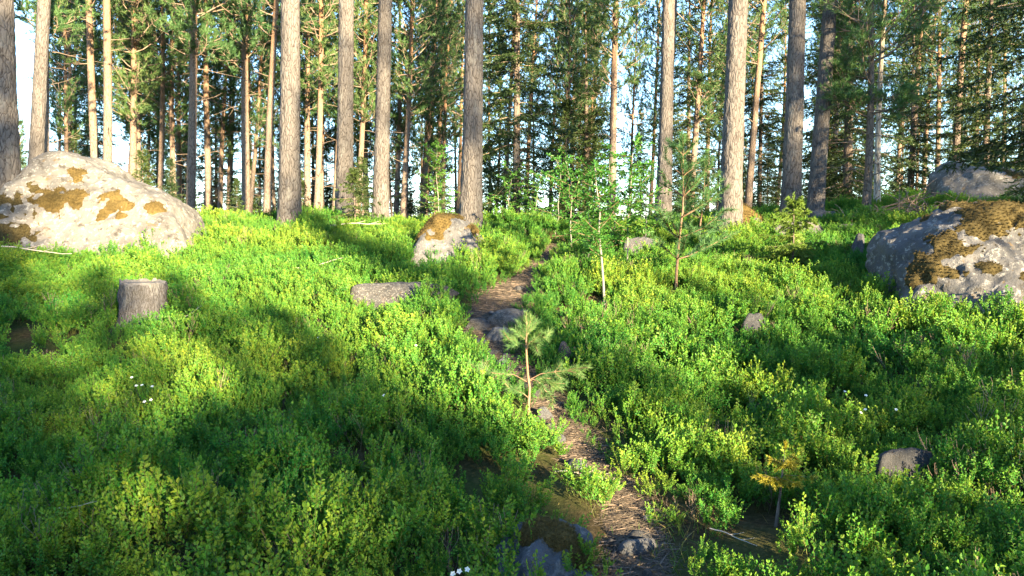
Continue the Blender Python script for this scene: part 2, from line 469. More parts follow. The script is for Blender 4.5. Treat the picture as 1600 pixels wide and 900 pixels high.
# path centre line
_pp = [P(1020, 1010, 2.7), P(1000, 900, 3.45), P(992, 820, 3.9), P(968, 750, 4.4), P(905, 680, 5.0), P(865, 632, 5.5), P(805, 580, 6.15), P(765, 530, 6.9), P(768, 490, 7.7), P(785, 460, 8.4), P(808, 438, 9.15), P(842, 415, 10.3), P(853, 400, 11.2)]
_pp = [np.array([0.52, -6.0, 0]), np.array([0.5, 1.0, 0])] + _pp + [np.array([0.6, 12.4, 0]), np.array([1.2, 14.5, 0]), np.array([1.0, 19, 0]), np.array([2.5, 26, 0])]
_pp = np.array(_pp)[:, :2]
def _catmull(pts, k=14):
    o = []
    for i in range(len(pts) - 1):
        p0, p1, p2, p3 = pts[max(i - 1, 0)], pts[i], pts[i + 1], pts[min(i + 2, len(pts) - 1)]
        for s in np.arange(k) / k:
            o.append(.5 * (2 * p1 + (p2 - p0) * s + (2 * p0 - 5 * p1 + 4 * p2 - p3) * s * s + (3 * p1 - p0 - 3 * p2 + p3) * s ** 3))
    o.append(pts[-1]); return np.array(o)
PATH = _catmull(_pp)
def path_half(y):        # half width along the path
    return np.interp(y, [0, 3, 4.4, 5.5, 6.3, 7.0, 7.8, 8.6, 9.6, 11, 14], [.10, .10, .105, .11, .12, .15, .25, .27, .15, .12, .11])
def path_dist(x, y):
    x = np.asarray(x, float).ravel(); y = np.asarray(y, float).ravel()
    o = np.empty(len(x))
    for s in range(0, len(x), 20000):
        o[s:s + 20000] = np.sqrt(((x[s:s + 20000, None] - PATH[None, :, 0]) ** 2 + (y[s:s + 20000, None] - PATH[None, :, 1]) ** 2).min(1))
    return o

def Hraw(x, y):
    x = np.asarray(x, float).ravel(); y = np.asarray(y, float).ravel()
    cx = np.clip(x, -35, 35); cy_ = np.clip(y, -25, 50)
    o = np.empty(len(x))
    for s in range(0, len(x), 20000):
        e = slice(s, s + 20000)
        r2 = (cx[e, None] - ctrl[None, :, 0]) ** 2 + (cy_[e, None] - ctrl[None, :, 1]) ** 2
        o[e] = _tps(r2) @ _sol[:_n] + _sol[_n] + _sol[_n + 1] * cx[e] + _sol[_n + 2] * cy_[e]
    far = np.maximum(y - 50, 0)
    o = o - np.minimum(far * 0.06, 9.0)
    return o
def Hgt(x, y):
    x = np.asarray(x, float).ravel(); y = np.asarray(y, float).ravel()
    z = Hraw(x, y)
    d = path_dist(x, y); hw = path_half(y)
    pm = 1 - np.clip((d - hw * .7) / 0.22, 0, 1); pm = pm * pm * (3 - 2 * pm)
    q = np.c_[x, y, np.zeros(len(x))]
    z = z + (fbm(q * 0.9, 3, 5) * 0.10 + fbm(q * 3.1, 3, 9) * 0.04) * (1 - .8 * pm) - 0.06 * pm
    return z
def gz(x, y): return float(Hgt([x], [y])[0])
def at(px, t, sink=0.0):
    x, y = (px - 800) / F * t, t
    return np.array([x, y, gz(x, y) - sink])

def axis(lo, f0, f1, hi, step, grow):
    a = list(np.arange(f0, f1 + step / 2, step))
    s, v = step, a[-1]
    while v < hi: s *= grow; v += s; a.append(v)
    s, v = step, a[0]
    while v > lo: s *= grow; v -= s; a.insert(0, v)
    return np.array(a)
gxs = axis(-700, -9, 9, 700, 0.075, 1.12)
gys = axis(-120, 1.5, 15, 1500, 0.075, 1.12)
GX, GY = np.meshgrid(gxs, gys)
Zg = Hgt(GX, GY)
pdist = path_dist(GX, GY)
Zg = Zg - 0.03 * (pdist < path_half(GY.ravel()) * .85) * (np.abs(GX.ravel()) < 8) * (GY.ravel() < 20)
mb = MB()
nx, ny = len(gxs), len(gys)
i, k = np.meshgrid(np.arange(ny - 1), np.arange(nx - 1), indexing='ij')
mb.add(np.c_[GX.ravel(), GY.ravel(), Zg], np.stack([i * nx + k, i * nx + k + 1, (i + 1) * nx + k + 1, (i + 1) * nx + k], -1).reshape(-1, 4), 0, smooth=True)
tag(obj('ground', mb.mesh('ground', [M_FLOOR])), kind='structure')
# path sheet, its edges dipping under the soil
sel = (PATH[:, 1] > 0.8) & (PATH[:, 1] < 20)
pc = _catmull(PATH[sel][::4], 10)
tg = norm(np.gradient(pc, axis=0)); nr = np.c_[tg[:, 1], -tg[:, 0]]
us = np.linspace(-1.25, 1.25, 25)
edge = 1 + 0.16 * vnoise(np.c_[np.arange(len(pc)) * .12, np.zeros(len(pc)), np.zeros(len(pc))], 3)
XY = pc[:, None] + nr[:, None] * (us[None, :, None] * (path_half(pc[:, 1]) * edge)[:, None, None])
zz = Hgt(XY[..., 0], XY[..., 1]).reshape(XY.shape[:2])
zz = zz + 0.014 - 0.07 * np.clip(np.abs(us)[None] - 0.92, 0, 1)
zz = zz + 0.012 * fbm(np.c_[XY.reshape(-1, 2) * 9, np.zeros(zz.size)], 3, 21).reshape(zz.shape)
mb = MB()
a_, b2 = zz.shape
i, k = np.meshgrid(np.arange(a_ - 1), np.arange(b2 - 1), indexing='ij')
mb.add(np.c_[XY.reshape(-1, 2), zz.ravel()], np.stack([i * b2 + k, i * b2 + k + 1, (i + 1) * b2 + k + 1, (i + 1) * b2 + k], -1).reshape(-1, 4), 0, smooth=True)
tag(obj('path', mb.mesh('path', [M_PATH])), kind='structure')

LOWZ = []        # (x, y, rx, ry, factor): where the ground plants stay low
EXCL = []        # (x, y, rx, ry, angle) footprints kept free of ground plants
# ------------------------------------------------------------------ rocks
def ico(sub):
    bm = bmesh.new(); bmesh.ops.create_icosphere(bm, subdivisions=sub, radius=1)
    V = np.array([v.co[:] for v in bm.verts]); Fc = np.array([[v.index for v in f.verts] for f in bm.faces]); bm.free()
    return norm(V), Fc
_ICO = {s: ico(s) for s in (3, 4, 5, 6)}
def vnormals(V, Fc):
    fn = np.cross(V[Fc[:, 1]] - V[Fc[:, 0]], V[Fc[:, 2]] - V[Fc[:, 0]])
    n = np.zeros_like(V)
    for q in range(3): np.add.at(n, Fc[:, q], fn)
    return norm(n)
def rock_shape(planes, sub, seed, amp=0.06, scale=1.6, soft=22):
    D, Fc = _ICO[sub]
    acc = np.zeros(len(D))
    for n, d in planes:
        n = norm(np.array(n, float))
        c = np.maximum(D @ n, 1e-3)
        acc += (c / d) ** soft
    r = acc ** (-1 / soft)
    V = D * r[:, None]
    Nn = vnormals(V, Fc)
    h = fbm(V * scale, 4, seed) * amp + (ridged(V * scale * 2.3, 4, seed + 7) - .4) * amp * .35 + fbm(V * scale * 7, 4, seed + 3, .6) * amp * .3
    return V + Nn * h[:, None], Fc
def rock_mesh(name, V, Fc, mat):
    mb = MB(); mb.add(V, Fc, 0, smooth=True); return mb.mesh(name, [mat])
def moss_mesh(name, V, Fc, blobs, thick, seed, mat, strands=0, nmin=-1, frey=1.2, slen=.03):
    Nn = vnormals(V, Fc)
    m = np.full(len(V), -9.0)
    for (x, y, z, r) in blobs:
        m = np.maximum(m, 1 - np.linalg.norm(V - np.array([x, y, z]), axis=1) / r)
    m = m + fbm(V * 5.0, 4, seed) * frey - (Nn[:, 2] < nmin) * 5
    m = m + fbm(V * 19, 3, seed + 9, .6) * frey * .45
    keep = (m[Fc] > -0.25).any(1)
    f = Fc[keep]
    idx = np.unique(f); mp = -np.ones(len(V), int); mp[idx] = np.arange(len(idx))
    t = thick * np.clip(m[idx] / .35, -1, 1) * (0.8 + 0.35 * fbm(V[idx] * 16, 3, seed + 4)) - .003
    W = V[idx] + Nn[idx] * t[:, None]
    mb = MB(); mb.add(W, mp[f], 0, smooth=True)
    mats = [mat]
    if strands:
        rg = np.random.default_rng(seed)
        k = rg.choice(np.nonzero(m[idx] > -.02)[0], strands)
        needles(mb, W[k], norm(Nn[idx][k] + [0, 0, .5] + rg.normal(0, .4, (strands, 3))), 4, slen, slen * .09, (10, 60), rg, 1)
        mats = [mat, M_MOSSF if mat is M_MOSS else M_MOSSB]
    return mb.mesh(name, mats)

def boulder(name, label, c, planes, sub, seed, mat, amp, scale, rotz=0, moss=None, group=None, excl=None):
    V, Fc = rock_shape(planes, sub, seed, amp, scale)
    root = obj(name, None, loc=c, rot=(0, 0, rotz))
    tag(root, label, 'boulder' if 'boulder' in name else 'rock', group)
    obj('stone', rock_mesh(name, V, Fc, mat), root)
    for q, args in enumerate(moss or []):
        obj('moss_patch', moss_mesh('moss_patch', V, Fc, seed=seed + 31 + q, **args), root)
    if excl: EXCL.append((c[0], c[1], excl[0], excl[1], rotz))
    return root

# wedge-shaped boulder at the left
c = at(170, 10.95); c[2] = P(170, 374, 10.95)[2] + 0.05
boulder('granite_boulder', 'huge wedge-shaped pale granite boulder with ochre moss patches beside a pine trunk', c,
        [((.44, -.05, .90), .80), ((.8, 0, .6), 1.02), ((-.1, 0, .995), 1.26), ((-.97, 0.1, .22), 1.12), ((-.6, -.1, .8), 1.42), ((.10, -.8, .6), .66), ((0, 1, .3), .8), ((.95, .12, .3), 1.12), ((0, 0, -1), .6), ((-.5, -.8, .3), 1.2)],
        6, 3, M_GRAN, .10, 1.5, moss=[
            dict(blobs=[(-.50, -.52, .45, .13), (-.33, -.54, .42, .19), (-.15, -.54, .43, .19), (-.65, -.50, .48, .1)], thick=.035, mat=M_MOSS, strands=1500, slen=.022),
            dict(blobs=[(-.25, -.24, .80, .14)], thick=.03, mat=M_MOSS, strands=400, slen=.02),
            dict(blobs=[(.32, -.50, .36, .17), (.5, -.46, .36, .11), (.45, -.6, .22, .09)], thick=.022, mat=M_MOSS, strands=600, slen=.02),
            dict(blobs=[(.80, -.42, .28, .12)], thick=.02, mat=M_MOSS, strands=300, slen=.02),
            dict(blobs=[(-.95, -.7, .12, .28), (-.75, -.85, .02, .3), (-1.0, -.6, .32, .16)], thick=.05, mat=M_MOSS2, strands=1400, slen=.03),
            dict(blobs=[(-.72, -.42, .55, .12), (-.66, -.44, .58, .09)], thick=.02, mat=M_MOSS2, strands=200, slen=.02)],
        excl=(1.0, .36))
# mossy boulder at the right edge
c = at(1566, 8.4); c[2] = P(1566, 448, 8.1)[2] - .11
boulder('lichen_boulder', 'big dark boulder crusted with pale lichen and brown moss on its crown', c,
        [((-.46, -.1, .88), .93), ((.06, -.05, 1), .97), ((-1, .15, .05), 1.12), ((-.05, -.72, .69), .74), ((-.6, -.6, .5), 1.0), ((1, 0, .2), 1.5), ((0, 1, .2), .9), ((0, 0, -1), .6), ((.5, -.6, .6), 1.15)],
        6, 12, M_GRAN2, .14, 2.1, moss=[
            dict(blobs=[(-.5, -.35, .66, .2), (-.75, -.4, .5, .22), (-.95, -.5, .32, .2), (-.25, -.3, .82, .2), (-1.0, -.3, .3, .2)], thick=.035, mat=M_MOSS2, strands=9000, slen=.018),
            dict(blobs=[(.0, -.2, .95, .22), (.3, -.25, .95, .25), (.6, -.2, .92, .25), (.9, -.1, .9, .3), (.1, .2, .95, .5), (.7, .2, .95, .5)], thick=.05, mat=M_MOSS2, strands=12000, slen=.02),
            dict(blobs=[(.0, -.5, .78, .12), (.1, -.42, .85, .16), (-.05, -.55, .68, .08)], thick=.04, mat=M_MOSS, strands=3000, slen=.018),
            dict(blobs=[(-.3, -.85, .15, .1), (-.1, -.85, .3, .12), (.35, -.7, .5, .12), (-.2, -.95, -.05, .12), (.5, -.85, .3, .1), (-.55, -.7, .3, .1)], thick=.02, mat=M_MOSS2, strands=3000, slen=.016)],
        excl=(.9, .45))
# rounded boulder in the middle
c = at(700, 10.9); c[2] = P(700, 388, 10.7)[2] - .04
boulder('dome_boulder', 'rounded grey boulder capped with brown moss, standing before a thick pine', c,
        [((-.78, -.15, .5), .42), ((.72, -.1, .62), .43), ((0, 0, 1), .47), ((0, -.85, .45), .40), ((0, .9, .3), .4), ((0, 0, -1), .4), ((1, 0, 0), .54), ((-1, 0, 0), .52), ((-.4, 0, .9), .50)],
        5, 22, M_GRAN5, .05, 2.6, moss=[dict(blobs=[(-.12, -.05, .42, .26), (.12, -.02, .42, .22), (-.3, -.1, .3, .2), (.3, -.0, .28, .16)], thick=.04, mat=M_MOSS, strands=1500, slen=.03, nmin=.1)],
        excl=(.36, .22))
LOWZ.append((c[0], c[1] - .8, .5, .7, .85))
# boulder on the rise at the far right
c = at(1548, 15.6); c[2] = P(1548, 304, 15.5)[2] - .05
boulder('slab_boulder', 'low brown-topped boulder on the rise beyond the brush pile', c,
        [((-.55, -.3, .75), .68), ((.12, -.25, .95), .5), ((-1, 0, .1), .95), ((0, -.85, .5), .7), ((1, 0, .2), 1.6), ((0, 1, .2), .8), ((0, 0, -1), .5)],
        5, 41, M_GRAN, .08, 1.7, moss=[dict(blobs=[(.3, -.3, .45, .4), (.7, -.35, .35, .45), (1.1, -.3, .35, .4)], thick=.03, mat=M_MOSS, strands=600, slen=.04)], excl=(.95, .7))
c = at(1152, 13.9); c[2] = P(1152, 360, 13.9)[2] - .05
boulder('moss_boulder', 'boulder under an orange moss coat, half hidden behind a pine trunk', c,
        [((-.6, -.2, .7), .42), ((.62, -.1, .75), .42), ((0, 0, 1), .5), ((0, -.8, .5), .4), ((0, .9, .3), .4), ((0, 0, -1), .4), ((1, 0, 0), .55), ((-1, 0, 0), .55)],
        4, 51, M_GRAN, .05, 2, moss=[dict(blobs=[(.0, -.1, .42, .4), (.35, -.1, .3, .34)], thick=.04, mat=M_MOSS, strands=600, slen=.04, nmin=.2)], excl=(.4, .4))
c = at(856, 3.2); c[2] = P(856, 915, 3.05)[2] - .075
boulder('mossy_rock', 'small blue-grey rock with an olive moss cushion at the edge of the path', c,
        [((-.5, -.3, .8), .17), ((.5, -.5, .7), .16), ((0, 0, 1), .185), ((.1, -.8, .5), .16), ((0, .9, .3), .2), ((0, 0, -1), .25), ((1, 0, .1), .2), ((-1, 0, .1), .2)],
        5, 61, M_GRAN5, .055, 6, moss=[dict(blobs=[(.05, .02, .17, .10), (.13, -.01, .14, .09), (-.03, .07, .17, .09)], thick=.03, mat=M_MOSS, strands=2500, slen=.016, nmin=.0, frey=.4)], excl=(.11, .11))
LOWZ.append((c[0] + .05, c[1] - .28, .12, .22, .5))

def rnd_rock(seed, sub=4, flat=.6):
    rg = np.random.default_rng(seed)
    pl = [(norm(rg.normal(size=3)), rg.uniform(.7, 1.0)) for _ in range(13)] + [((0, 0, 1), .9), ((0, 0, -1), .9)]
    V, Fc = rock_shape(pl, sub, seed, .12, 1.4, 16)
    return V, Fc
ROCKM = {}
def rock(name, label, px, py, t, w, h, mat, seed, rotz=0.0, group=None, depth=None, exc=True, sub=4, low=True):
    """a rock showing w x h photo pixels with its foot at (px,py)"""
    key = (seed % 6, mat.name, sub)
    if key not in ROCKM: ROCKM[key] = rock_mesh('rock', *rnd_rock(100 + seed % 6, sub), mat)
    w, h = w * t / F, h * t / F
    foot = P(px, py, t)
    z = min(foot[2], gz(foot[0], foot[1]) + .02)
    hh = h * .75
    y0 = foot[1] + w * .25
    if group: z0, hz = z + h - hh * .85, hh
    else:
        top = P(px, py - h * F / t, t)[2]; bot = gz(foot[0], y0) - .08; z0, hz = (top + bot) / 2, (top - bot) / 1.8
        if low: LOWZ.append((foot[0], foot[1] - .35, w * .6 + .1, .6, .62))
    o = obj(name, ROCKM[key], loc=(foot[0], y0, z0), rot=(0, 0, rotz), scale=(w / 1.75 * (1 if group else 1.4), (depth or w * .8) / 1.75 * (1 if group else 1.3), hz))
    tag(o, label, 'stone' if group else 'rock', group)
    if exc: EXCL.append((o.location.x, o.location.y, w * .40, w * .34, 0))
    return o
rock('flat_rock', 'flat pale rock showing through the bilberry near the stump', 592, 466, 8.2, 64, 26, M_GRAN2, 1)
rock('lichen_rock', 'small lichen-white rock beside the flat pale rock', 640, 460, 8.5, 30, 18, M_GRAN, 2)
rock('path_rock', 'long pale rock lying across the sunlit bend of the path', 797, 502, 7.6, 52, 18, M_GRAN, 3, .3)
rock('path_rock', 'dark-sided rock at the left rim of the path bend', 746, 512, 7.5, 24, 16, M_GRAN2, 4, .8)
rock('flat_rock', 'low flat stone slab below the path bend', 778, 520, 7.15, 28, 8, M_GRAN3, 5)
rock('buried_rock', 'grey rock half buried in bilberry right of the path', 882, 556, 6.5, 18, 22, M_GRAN2, 0)
rock('dark_rock', 'dark blue-grey rock in a shady hollow of the bilberry', 1390, 706, 4.55, 36, 4, M_GRAN4, 1, .5)
rock('white_rock', 'whitish low rock behind the little bright spruce', 1255, 360, 12.4, 48, 14, M_GRAN, 2, low=False)
rock('grey_rock', 'bluish rock at the foot of the leaning dark pine', 1282, 356, 13.6, 28, 28, M_GRAN5, 3, low=False)
rock('rounded_rock', 'small rounded rock between the bright spruce and the lichen boulder', 1326, 362, 12.4, 20, 14, M_GRAN2, 4, low=False)
rock('small_rock', 'little grey rock tucked beside the lichen boulder', 1343, 378, 10.6, 14, 12, M_GRAN5, 5, low=False)
rock('hidden_rock', 'blue-grey rock behind the thin rowan sapling', 988, 384, 11.6, 18, 14, M_GRAN5, 1, low=False)
rock('sunlit_rock', 'dark knobbly rock poking out of sunlit bilberry', 1182, 500, 7.5, 22, 10, M_GRAN4, 2, low=False, exc=False)
# stones trodden into the path
for q, (px, py, t, w, h) in enumerate([(1000, 826, 3.88, 44, 12), (982, 852, 3.72, 36, 22), (1012, 893, 3.5, 20, 16), (905, 722, 4.6, 26, 14), (935, 728, 4.55, 16, 9), (850, 650, 5.35, 22, 16), (838, 610, 5.75, 18, 14),
                                       (874, 686, 5.0, 24, 14), (825, 600, 5.9, 14, 10), (1010, 792, 4.1, 14, 8), (800, 585, 6.1, 16, 9), (783, 560, 6.4, 18, 10), (770, 540, 6.7, 22, 8), (752, 520, 7.0, 16, 8), (812, 448, 8.9, 16, 7), (768, 478, 7.9, 12, 5),
                                       (955, 838, 3.8, 12, 8), (790, 548, 6.6, 12, 8), (860, 668, 5.2, 14, 8), (782, 575, 6.25, 13, 9)]):
    rock('path_stone', 'small grey stone trodden into the path soil', px, py, t, w, h, M_GRAN3 if q % 2 else M_GRAN2, q, q * .7, 'stones set in the path', exc=False, sub=3)

# ------------------------------------------------------------------ trees
def bark_relief(th, r, z, seed, amp):
    q = np.c_[np.cos(th) * r / .055, np.sin(th) * r / .055, z / .17]
    w = fbm(q * .7, 2, seed + 3)[:, None] * .6
    return (ridged(q + w, 3, seed) - .15) * amp * -1

def gen_trunk(mb, H, dbh, seed, hires, bend=.12, mi=0):
    rg = np.random.default_rng(seed)
    if hires:
        zs = np.r_[np.arange(-.45, 6.5, .035), np.linspace(6.6, H, 30)]; sides = 44
    else:
        zs = np.r_[-.4, -.1, 0.05, .2, .5, np.linspace(1, H, int(H * 1.6))] if H > 2 else np.linspace(-.08, H, 9); sides = 9
    ph, ph2 = rg.uniform(0, 6.3, 2)
    cx = bend * (np.sin(zs / H * 4 + ph) - math.sin(ph)); cyy = bend * (np.sin(zs / H * 3.3 + ph2) - math.sin(ph2))
    z0 = np.maximum(zs, 0)
    r = dbh / 2 * np.clip(1.06 - .75 * (z0 / H) - .25 * (z0 / H) ** 3, .04, 2) + dbh * (.10 * np.exp(-z0 / .2) + .13 * np.exp(-z0 / 1.0)) * (H > 2)
    if not hires:
        tube(mb, np.c_[cx, cyy, zs], r, sides, mi); return zs, cx, cyy, r
    a = np.arange(sides) * 2 * math.pi / sides
    TH = np.tile(a, len(zs)); ZZ = np.repeat(zs, sides); RR = np.repeat(r, sides)
    flare = 1 + .12 * np.exp(-np.maximum(ZZ, 0) / .25) * np.sin(TH * 4 + ph)
    amp = np.interp(ZZ, [0, 2, 6, 8], [.017, .013, .008, .0])
    d = bark_relief(TH, dbh / 2, ZZ, seed, 1.0) * amp
    rr = RR * flare + d
    V = np.c_[np.repeat(cx, sides) + rr * np.cos(TH), np.repeat(cyy, sides) + rr * np.sin(TH), ZZ]
    i, k = np.meshgrid(np.arange(len(zs) - 1), np.arange(sides), indexing='ij'); k2 = (k + 1) % sides
    mb.add(V, np.stack([i * sides + k, i * sides + k2, (i + 1) * sides + k2, (i + 1) * sides + k], -1).reshape(-1, 4), mi, smooth=True)
    return zs, cx, cyy, r

def gen_pine(seed, H, dbh, cb, Lmax, hires=False, whorl=.36, nl=.12, nw=.017, nn=12, nmat=None, barkm=None, dead=14, dz0=2.0, density=1.0):
    rg = np.random.default_rng(seed)
    mb = MB(); zs, cx, cyy, r = gen_trunk(mb, H, dbh, seed, hires)
    trunk = mb.mesh('pine_trunk', [barkm or M_BARKBG])
    mb = MB()
    A, B, ra, rb = [], [], [], []; tc, td = [], []
    def seg(p, q, r1, r2): A.append(p); B.append(q); ra.append(r1); rb.append(r2)
    z = cb
    while z < H - .15:
        f = (z - cb) / (H - cb)
        prof = min(1, .45 + f * 2.6) * (1 - f) ** .55 + .12
        for _ in range(rg.integers(3, 6)):
            az = rg.uniform(0, 6.283); L = Lmax * prof * rg.uniform(.55, 1.15)
            el = R(rg.uniform(-5, 25) + 35 * f)
            o = np.array([np.interp(z, zs, cx), np.interp(z, zs, cyy), z + rg.uniform(-.12, .12)])
            d = np.array([math.cos(az) * math.cos(el), math.sin(az) * math.cos(el), math.sin(el)])
            n = 6; pts = [o]
            for s in range(n):
                d = norm(d + np.array([0, 0, .10]) + rg.normal(0, .13, 3)); pts.append(pts[-1] + d * L / n)
            br = .006 + L * .011
            for s in range(n): seg(pts[s], pts[s + 1], br * (1 - s / n * .8), br * (1 - (s + 1) / n * .8))
            for s in range(1, n + 1):
                base = pts[s]; bd = norm(pts[s] - pts[s - 1])
                for _k in range(int(round((3 if s > 1 else 1) * density + rg.uniform(-.4, .4)))):
                    sd = norm(bd * .6 + norm(rg.normal(size=3)) * .8 + np.array([0, 0, .35])); sl = rg.uniform(.14, .5) * min(1.2, .4 + L * .5)
                    e = base + sd * sl; seg(base, e, .006, .003)
                    for w in (.5, .8, 1.05):
                        tc.append(base + sd * sl * w); td.append(sd + rg.normal(0, .35, 3) + [0, 0, .25])
        z += whorl * rg.uniform(.7, 1.3)
    for _ in range(dead):
        z = rg.uniform(dz0, cb + 1); az = rg.uniform(0, 6.283); L = rg.uniform(.25, .5 + Lmax * .5)
        p = np.array([np.interp(z, zs, cx), np.interp(z, zs, cyy), z]); d = np.array([math.cos(az), math.sin(az), rg.uniform(-.1, .35)])
        for s in range(4):
            d = norm(d + rg.normal(0, .16, 3) + [0, 0, -.03]); q = p + d * L / 4; seg(p, q, .012 * (1 - s / 4.5), .012 * (1 - (s + 1) / 4.5))
            if s > 0 and rg.random() < .6: e = norm(d + rg.normal(0, .6, 3)); seg(q, q + e * L * .25, .005, .002)
            p = q
    sticks(mb, A, B, np.array(ra), np.array(rb), 4, 0)
    needles(mb, tc, td, nn, nl, nw, (15, 75), rg, 1, axial=.05, up=.12)
    return trunk, mb.mesh('pine_crown', [M_TWIG, nmat or M_PINE])

def gen_spruce(seed, H, dbh, Lmax, step=.23, z0=.35, nmat=None, fine=1.0, npt=4, nn=4, dens=1.0):
    rg = np.random.default_rng(seed)
    mb = MB(); zs, cx, cyy, r = gen_trunk(mb, H, dbh, seed, False, bend=.03 * min(1, H / 6))
    trunk = mb.mesh('spruce_trunk', [M_BARKSP])
    mb = MB(); A, B, ra, rb = [], [], [], []; tc, td = [], []
    z = z0
    while z < H - .05 * H:
        f = z / H
        for _ in range(rg.integers(4, 7)):
            az = rg.uniform(0, 6.283); L = Lmax * ((1 - f) ** .85) * rg.uniform(.65, 1.12) * min(1, .55 + f * 3) + .04 * H * .1
            o = np.array([np.interp(z, zs, cx), np.interp(z, zs, cyy), z + rg.uniform(-.4, .4) * step])
            n = 7; pts = [o]; el0 = rg.uniform(-.1, .2) + .75 * f * f; sag = rg.uniform(.35, .65) * (1 - f)
            wob = rg.normal(0, .12)
            for s in range(n):
                u = (s + .5) / n
                el = el0 - sag * math.sin(u * 2.4) + .5 * max(0, u - .6)
                a2 = az + wob * u
                pts.append(pts[-1] + np.array([math.cos(a2) * math.cos(el), math.sin(a2) * math.cos(el), math.sin(el)]) * L / n)
            br = (.004 + L * .011) * min(1, H / 4 + .2)
            for s in range(n): A.append(pts[s]); B.append(pts[s + 1]); ra.append(br * (1 - s / n * .85)); rb.append(br * (1 - (s + 1) / n * .85))
            nt_ = max(3, int(L / .13 / fine * dens))
            side = np.array([-math.sin(az), math.cos(az), 0]); fw = np.array([math.cos(az), math.sin(az), 0])
            for s in np.linspace(.12, 1, nt_):
                x = s * n; i0 = min(int(x), n - 1); p = pts[i0] + (pts[i0 + 1] - pts[i0]) * (x - i0)
                for sg in (-1, 1):
                    tl = (L * .36 * (1.08 - s) + .09 * fine) * rg.uniform(.6, 1.2)
                    dd = norm(side * sg * .85 + fw * rg.uniform(.35, .8) + np.array([0, 0, rg.uniform(-.75, .05) * (1 - f * .7)]))
                    for w in (np.arange(npt) + .5) / npt:
                        tc.append(p + dd * tl * w + np.array([0, 0, -.25 * tl * w * w])); td.append(dd)
                tc.append(p); td.append(norm(pts[i0 + 1] - pts[i0]))
        z += step * rg.uniform(.75, 1.25)
    for zz_ in np.linspace(H * .93, H, 6):
        tc.append([np.interp(zz_, zs, cx), np.interp(zz_, zs, cyy), zz_]); td.append([0, 0, 1])
    sticks(mb, A, B, np.array(ra), np.array(rb), 3, 0)
    needles(mb, tc, td, nn, .09 * fine, .027 * fine, (18, 60), rg, 1, axial=.06 * fine)
    return trunk, mb.mesh('spruce_crown', [M_TWIG, nmat or M_SPRUCE])

def tree(kind, meshes, loc, rz=0, lean=0, tilt=0, scale=1, label='', cat='tree', group=None, names=('trunk', 'crown'), sink=.05):
    r = obj(kind, None, loc=(loc[0], loc[1], loc[2] - sink), rot=(tilt, lean, rz), scale=scale)
    r.rotation_mode = 'XYZ'
    # lean about the world axes first, then turn: build the matrix explicitly
    r.rotation_euler = (Euler((tilt, lean, 0)).to_matrix() @ Euler((0, 0, rz)).to_matrix()).to_euler()
    tag(r, label, cat, group)
    for nme, me in zip(names, meshes): obj(nme, me, r)
    EXCL.append((loc[0], loc[1], .16 * scale, .16 * scale, 0))
    return r

# thick pines on the crest (trunk bases, widths and leans read from the photo)
FG = [gen_pine(11 + q, 21 + q, .30, 13.0 + q * .6, 2.3, hires=True, barkm=M_BARK, dead=9, dz0=5.5, whorl=.75, density=.8) for q in range(3)]
fg = [  # px at base, depth, diameter, lean (deg), mesh, label
    (8, 10.6, .36, .6, 0, 'thick grey pine trunk pressed against the end of the wedge-shaped boulder'),
    (453, 13.0, .31, 2.2, 1, 'stout pine whose upper trunk is bleached bright by the sun'),
    (538, 14.8, .285, 2.2, 2, 'pine with a smooth pinkish trunk, first of two beside the bleached pine'),
    (594, 14.9, .265, 2.6, 0, 'pine with a trunk turning orange high up, left of the dome boulder'),
    (735, 13.0, .31, 2.0, 1, 'dark grey pine trunk rising right behind the dome boulder'),
    (1036, 15.8, .26, 1.9, 2, 'pine with a white-lit lower trunk behind the saplings'),
    (1139, 13.0, .32, 2.6, 0, 'rough-barked pine in front of the orange moss boulder'),
    (1233, 14.0, .30, 1.0, 1, 'dark straight pine behind the little bright spruce'),
    (1270, 14.6, .26, 3.6, 2, 'dark pine leaning beside the straight dark pine'),
    (52, 15.0, .24, 4.2, 0, 'slender leaning pine rising behind the wedge-shaped boulder'),
    (1030, 19.0, .27, 1.6, 1, 'shaded pine trunk close behind the white-lit pine')]
for q, (px, t, dia, lean, k, lab) in enumerate(fg):
    tree('pine_tree', FG[k], at(px, t), q * 1.7, R(lean), 0, 1, lab).scale = (dia / .30, dia / .30, 1)

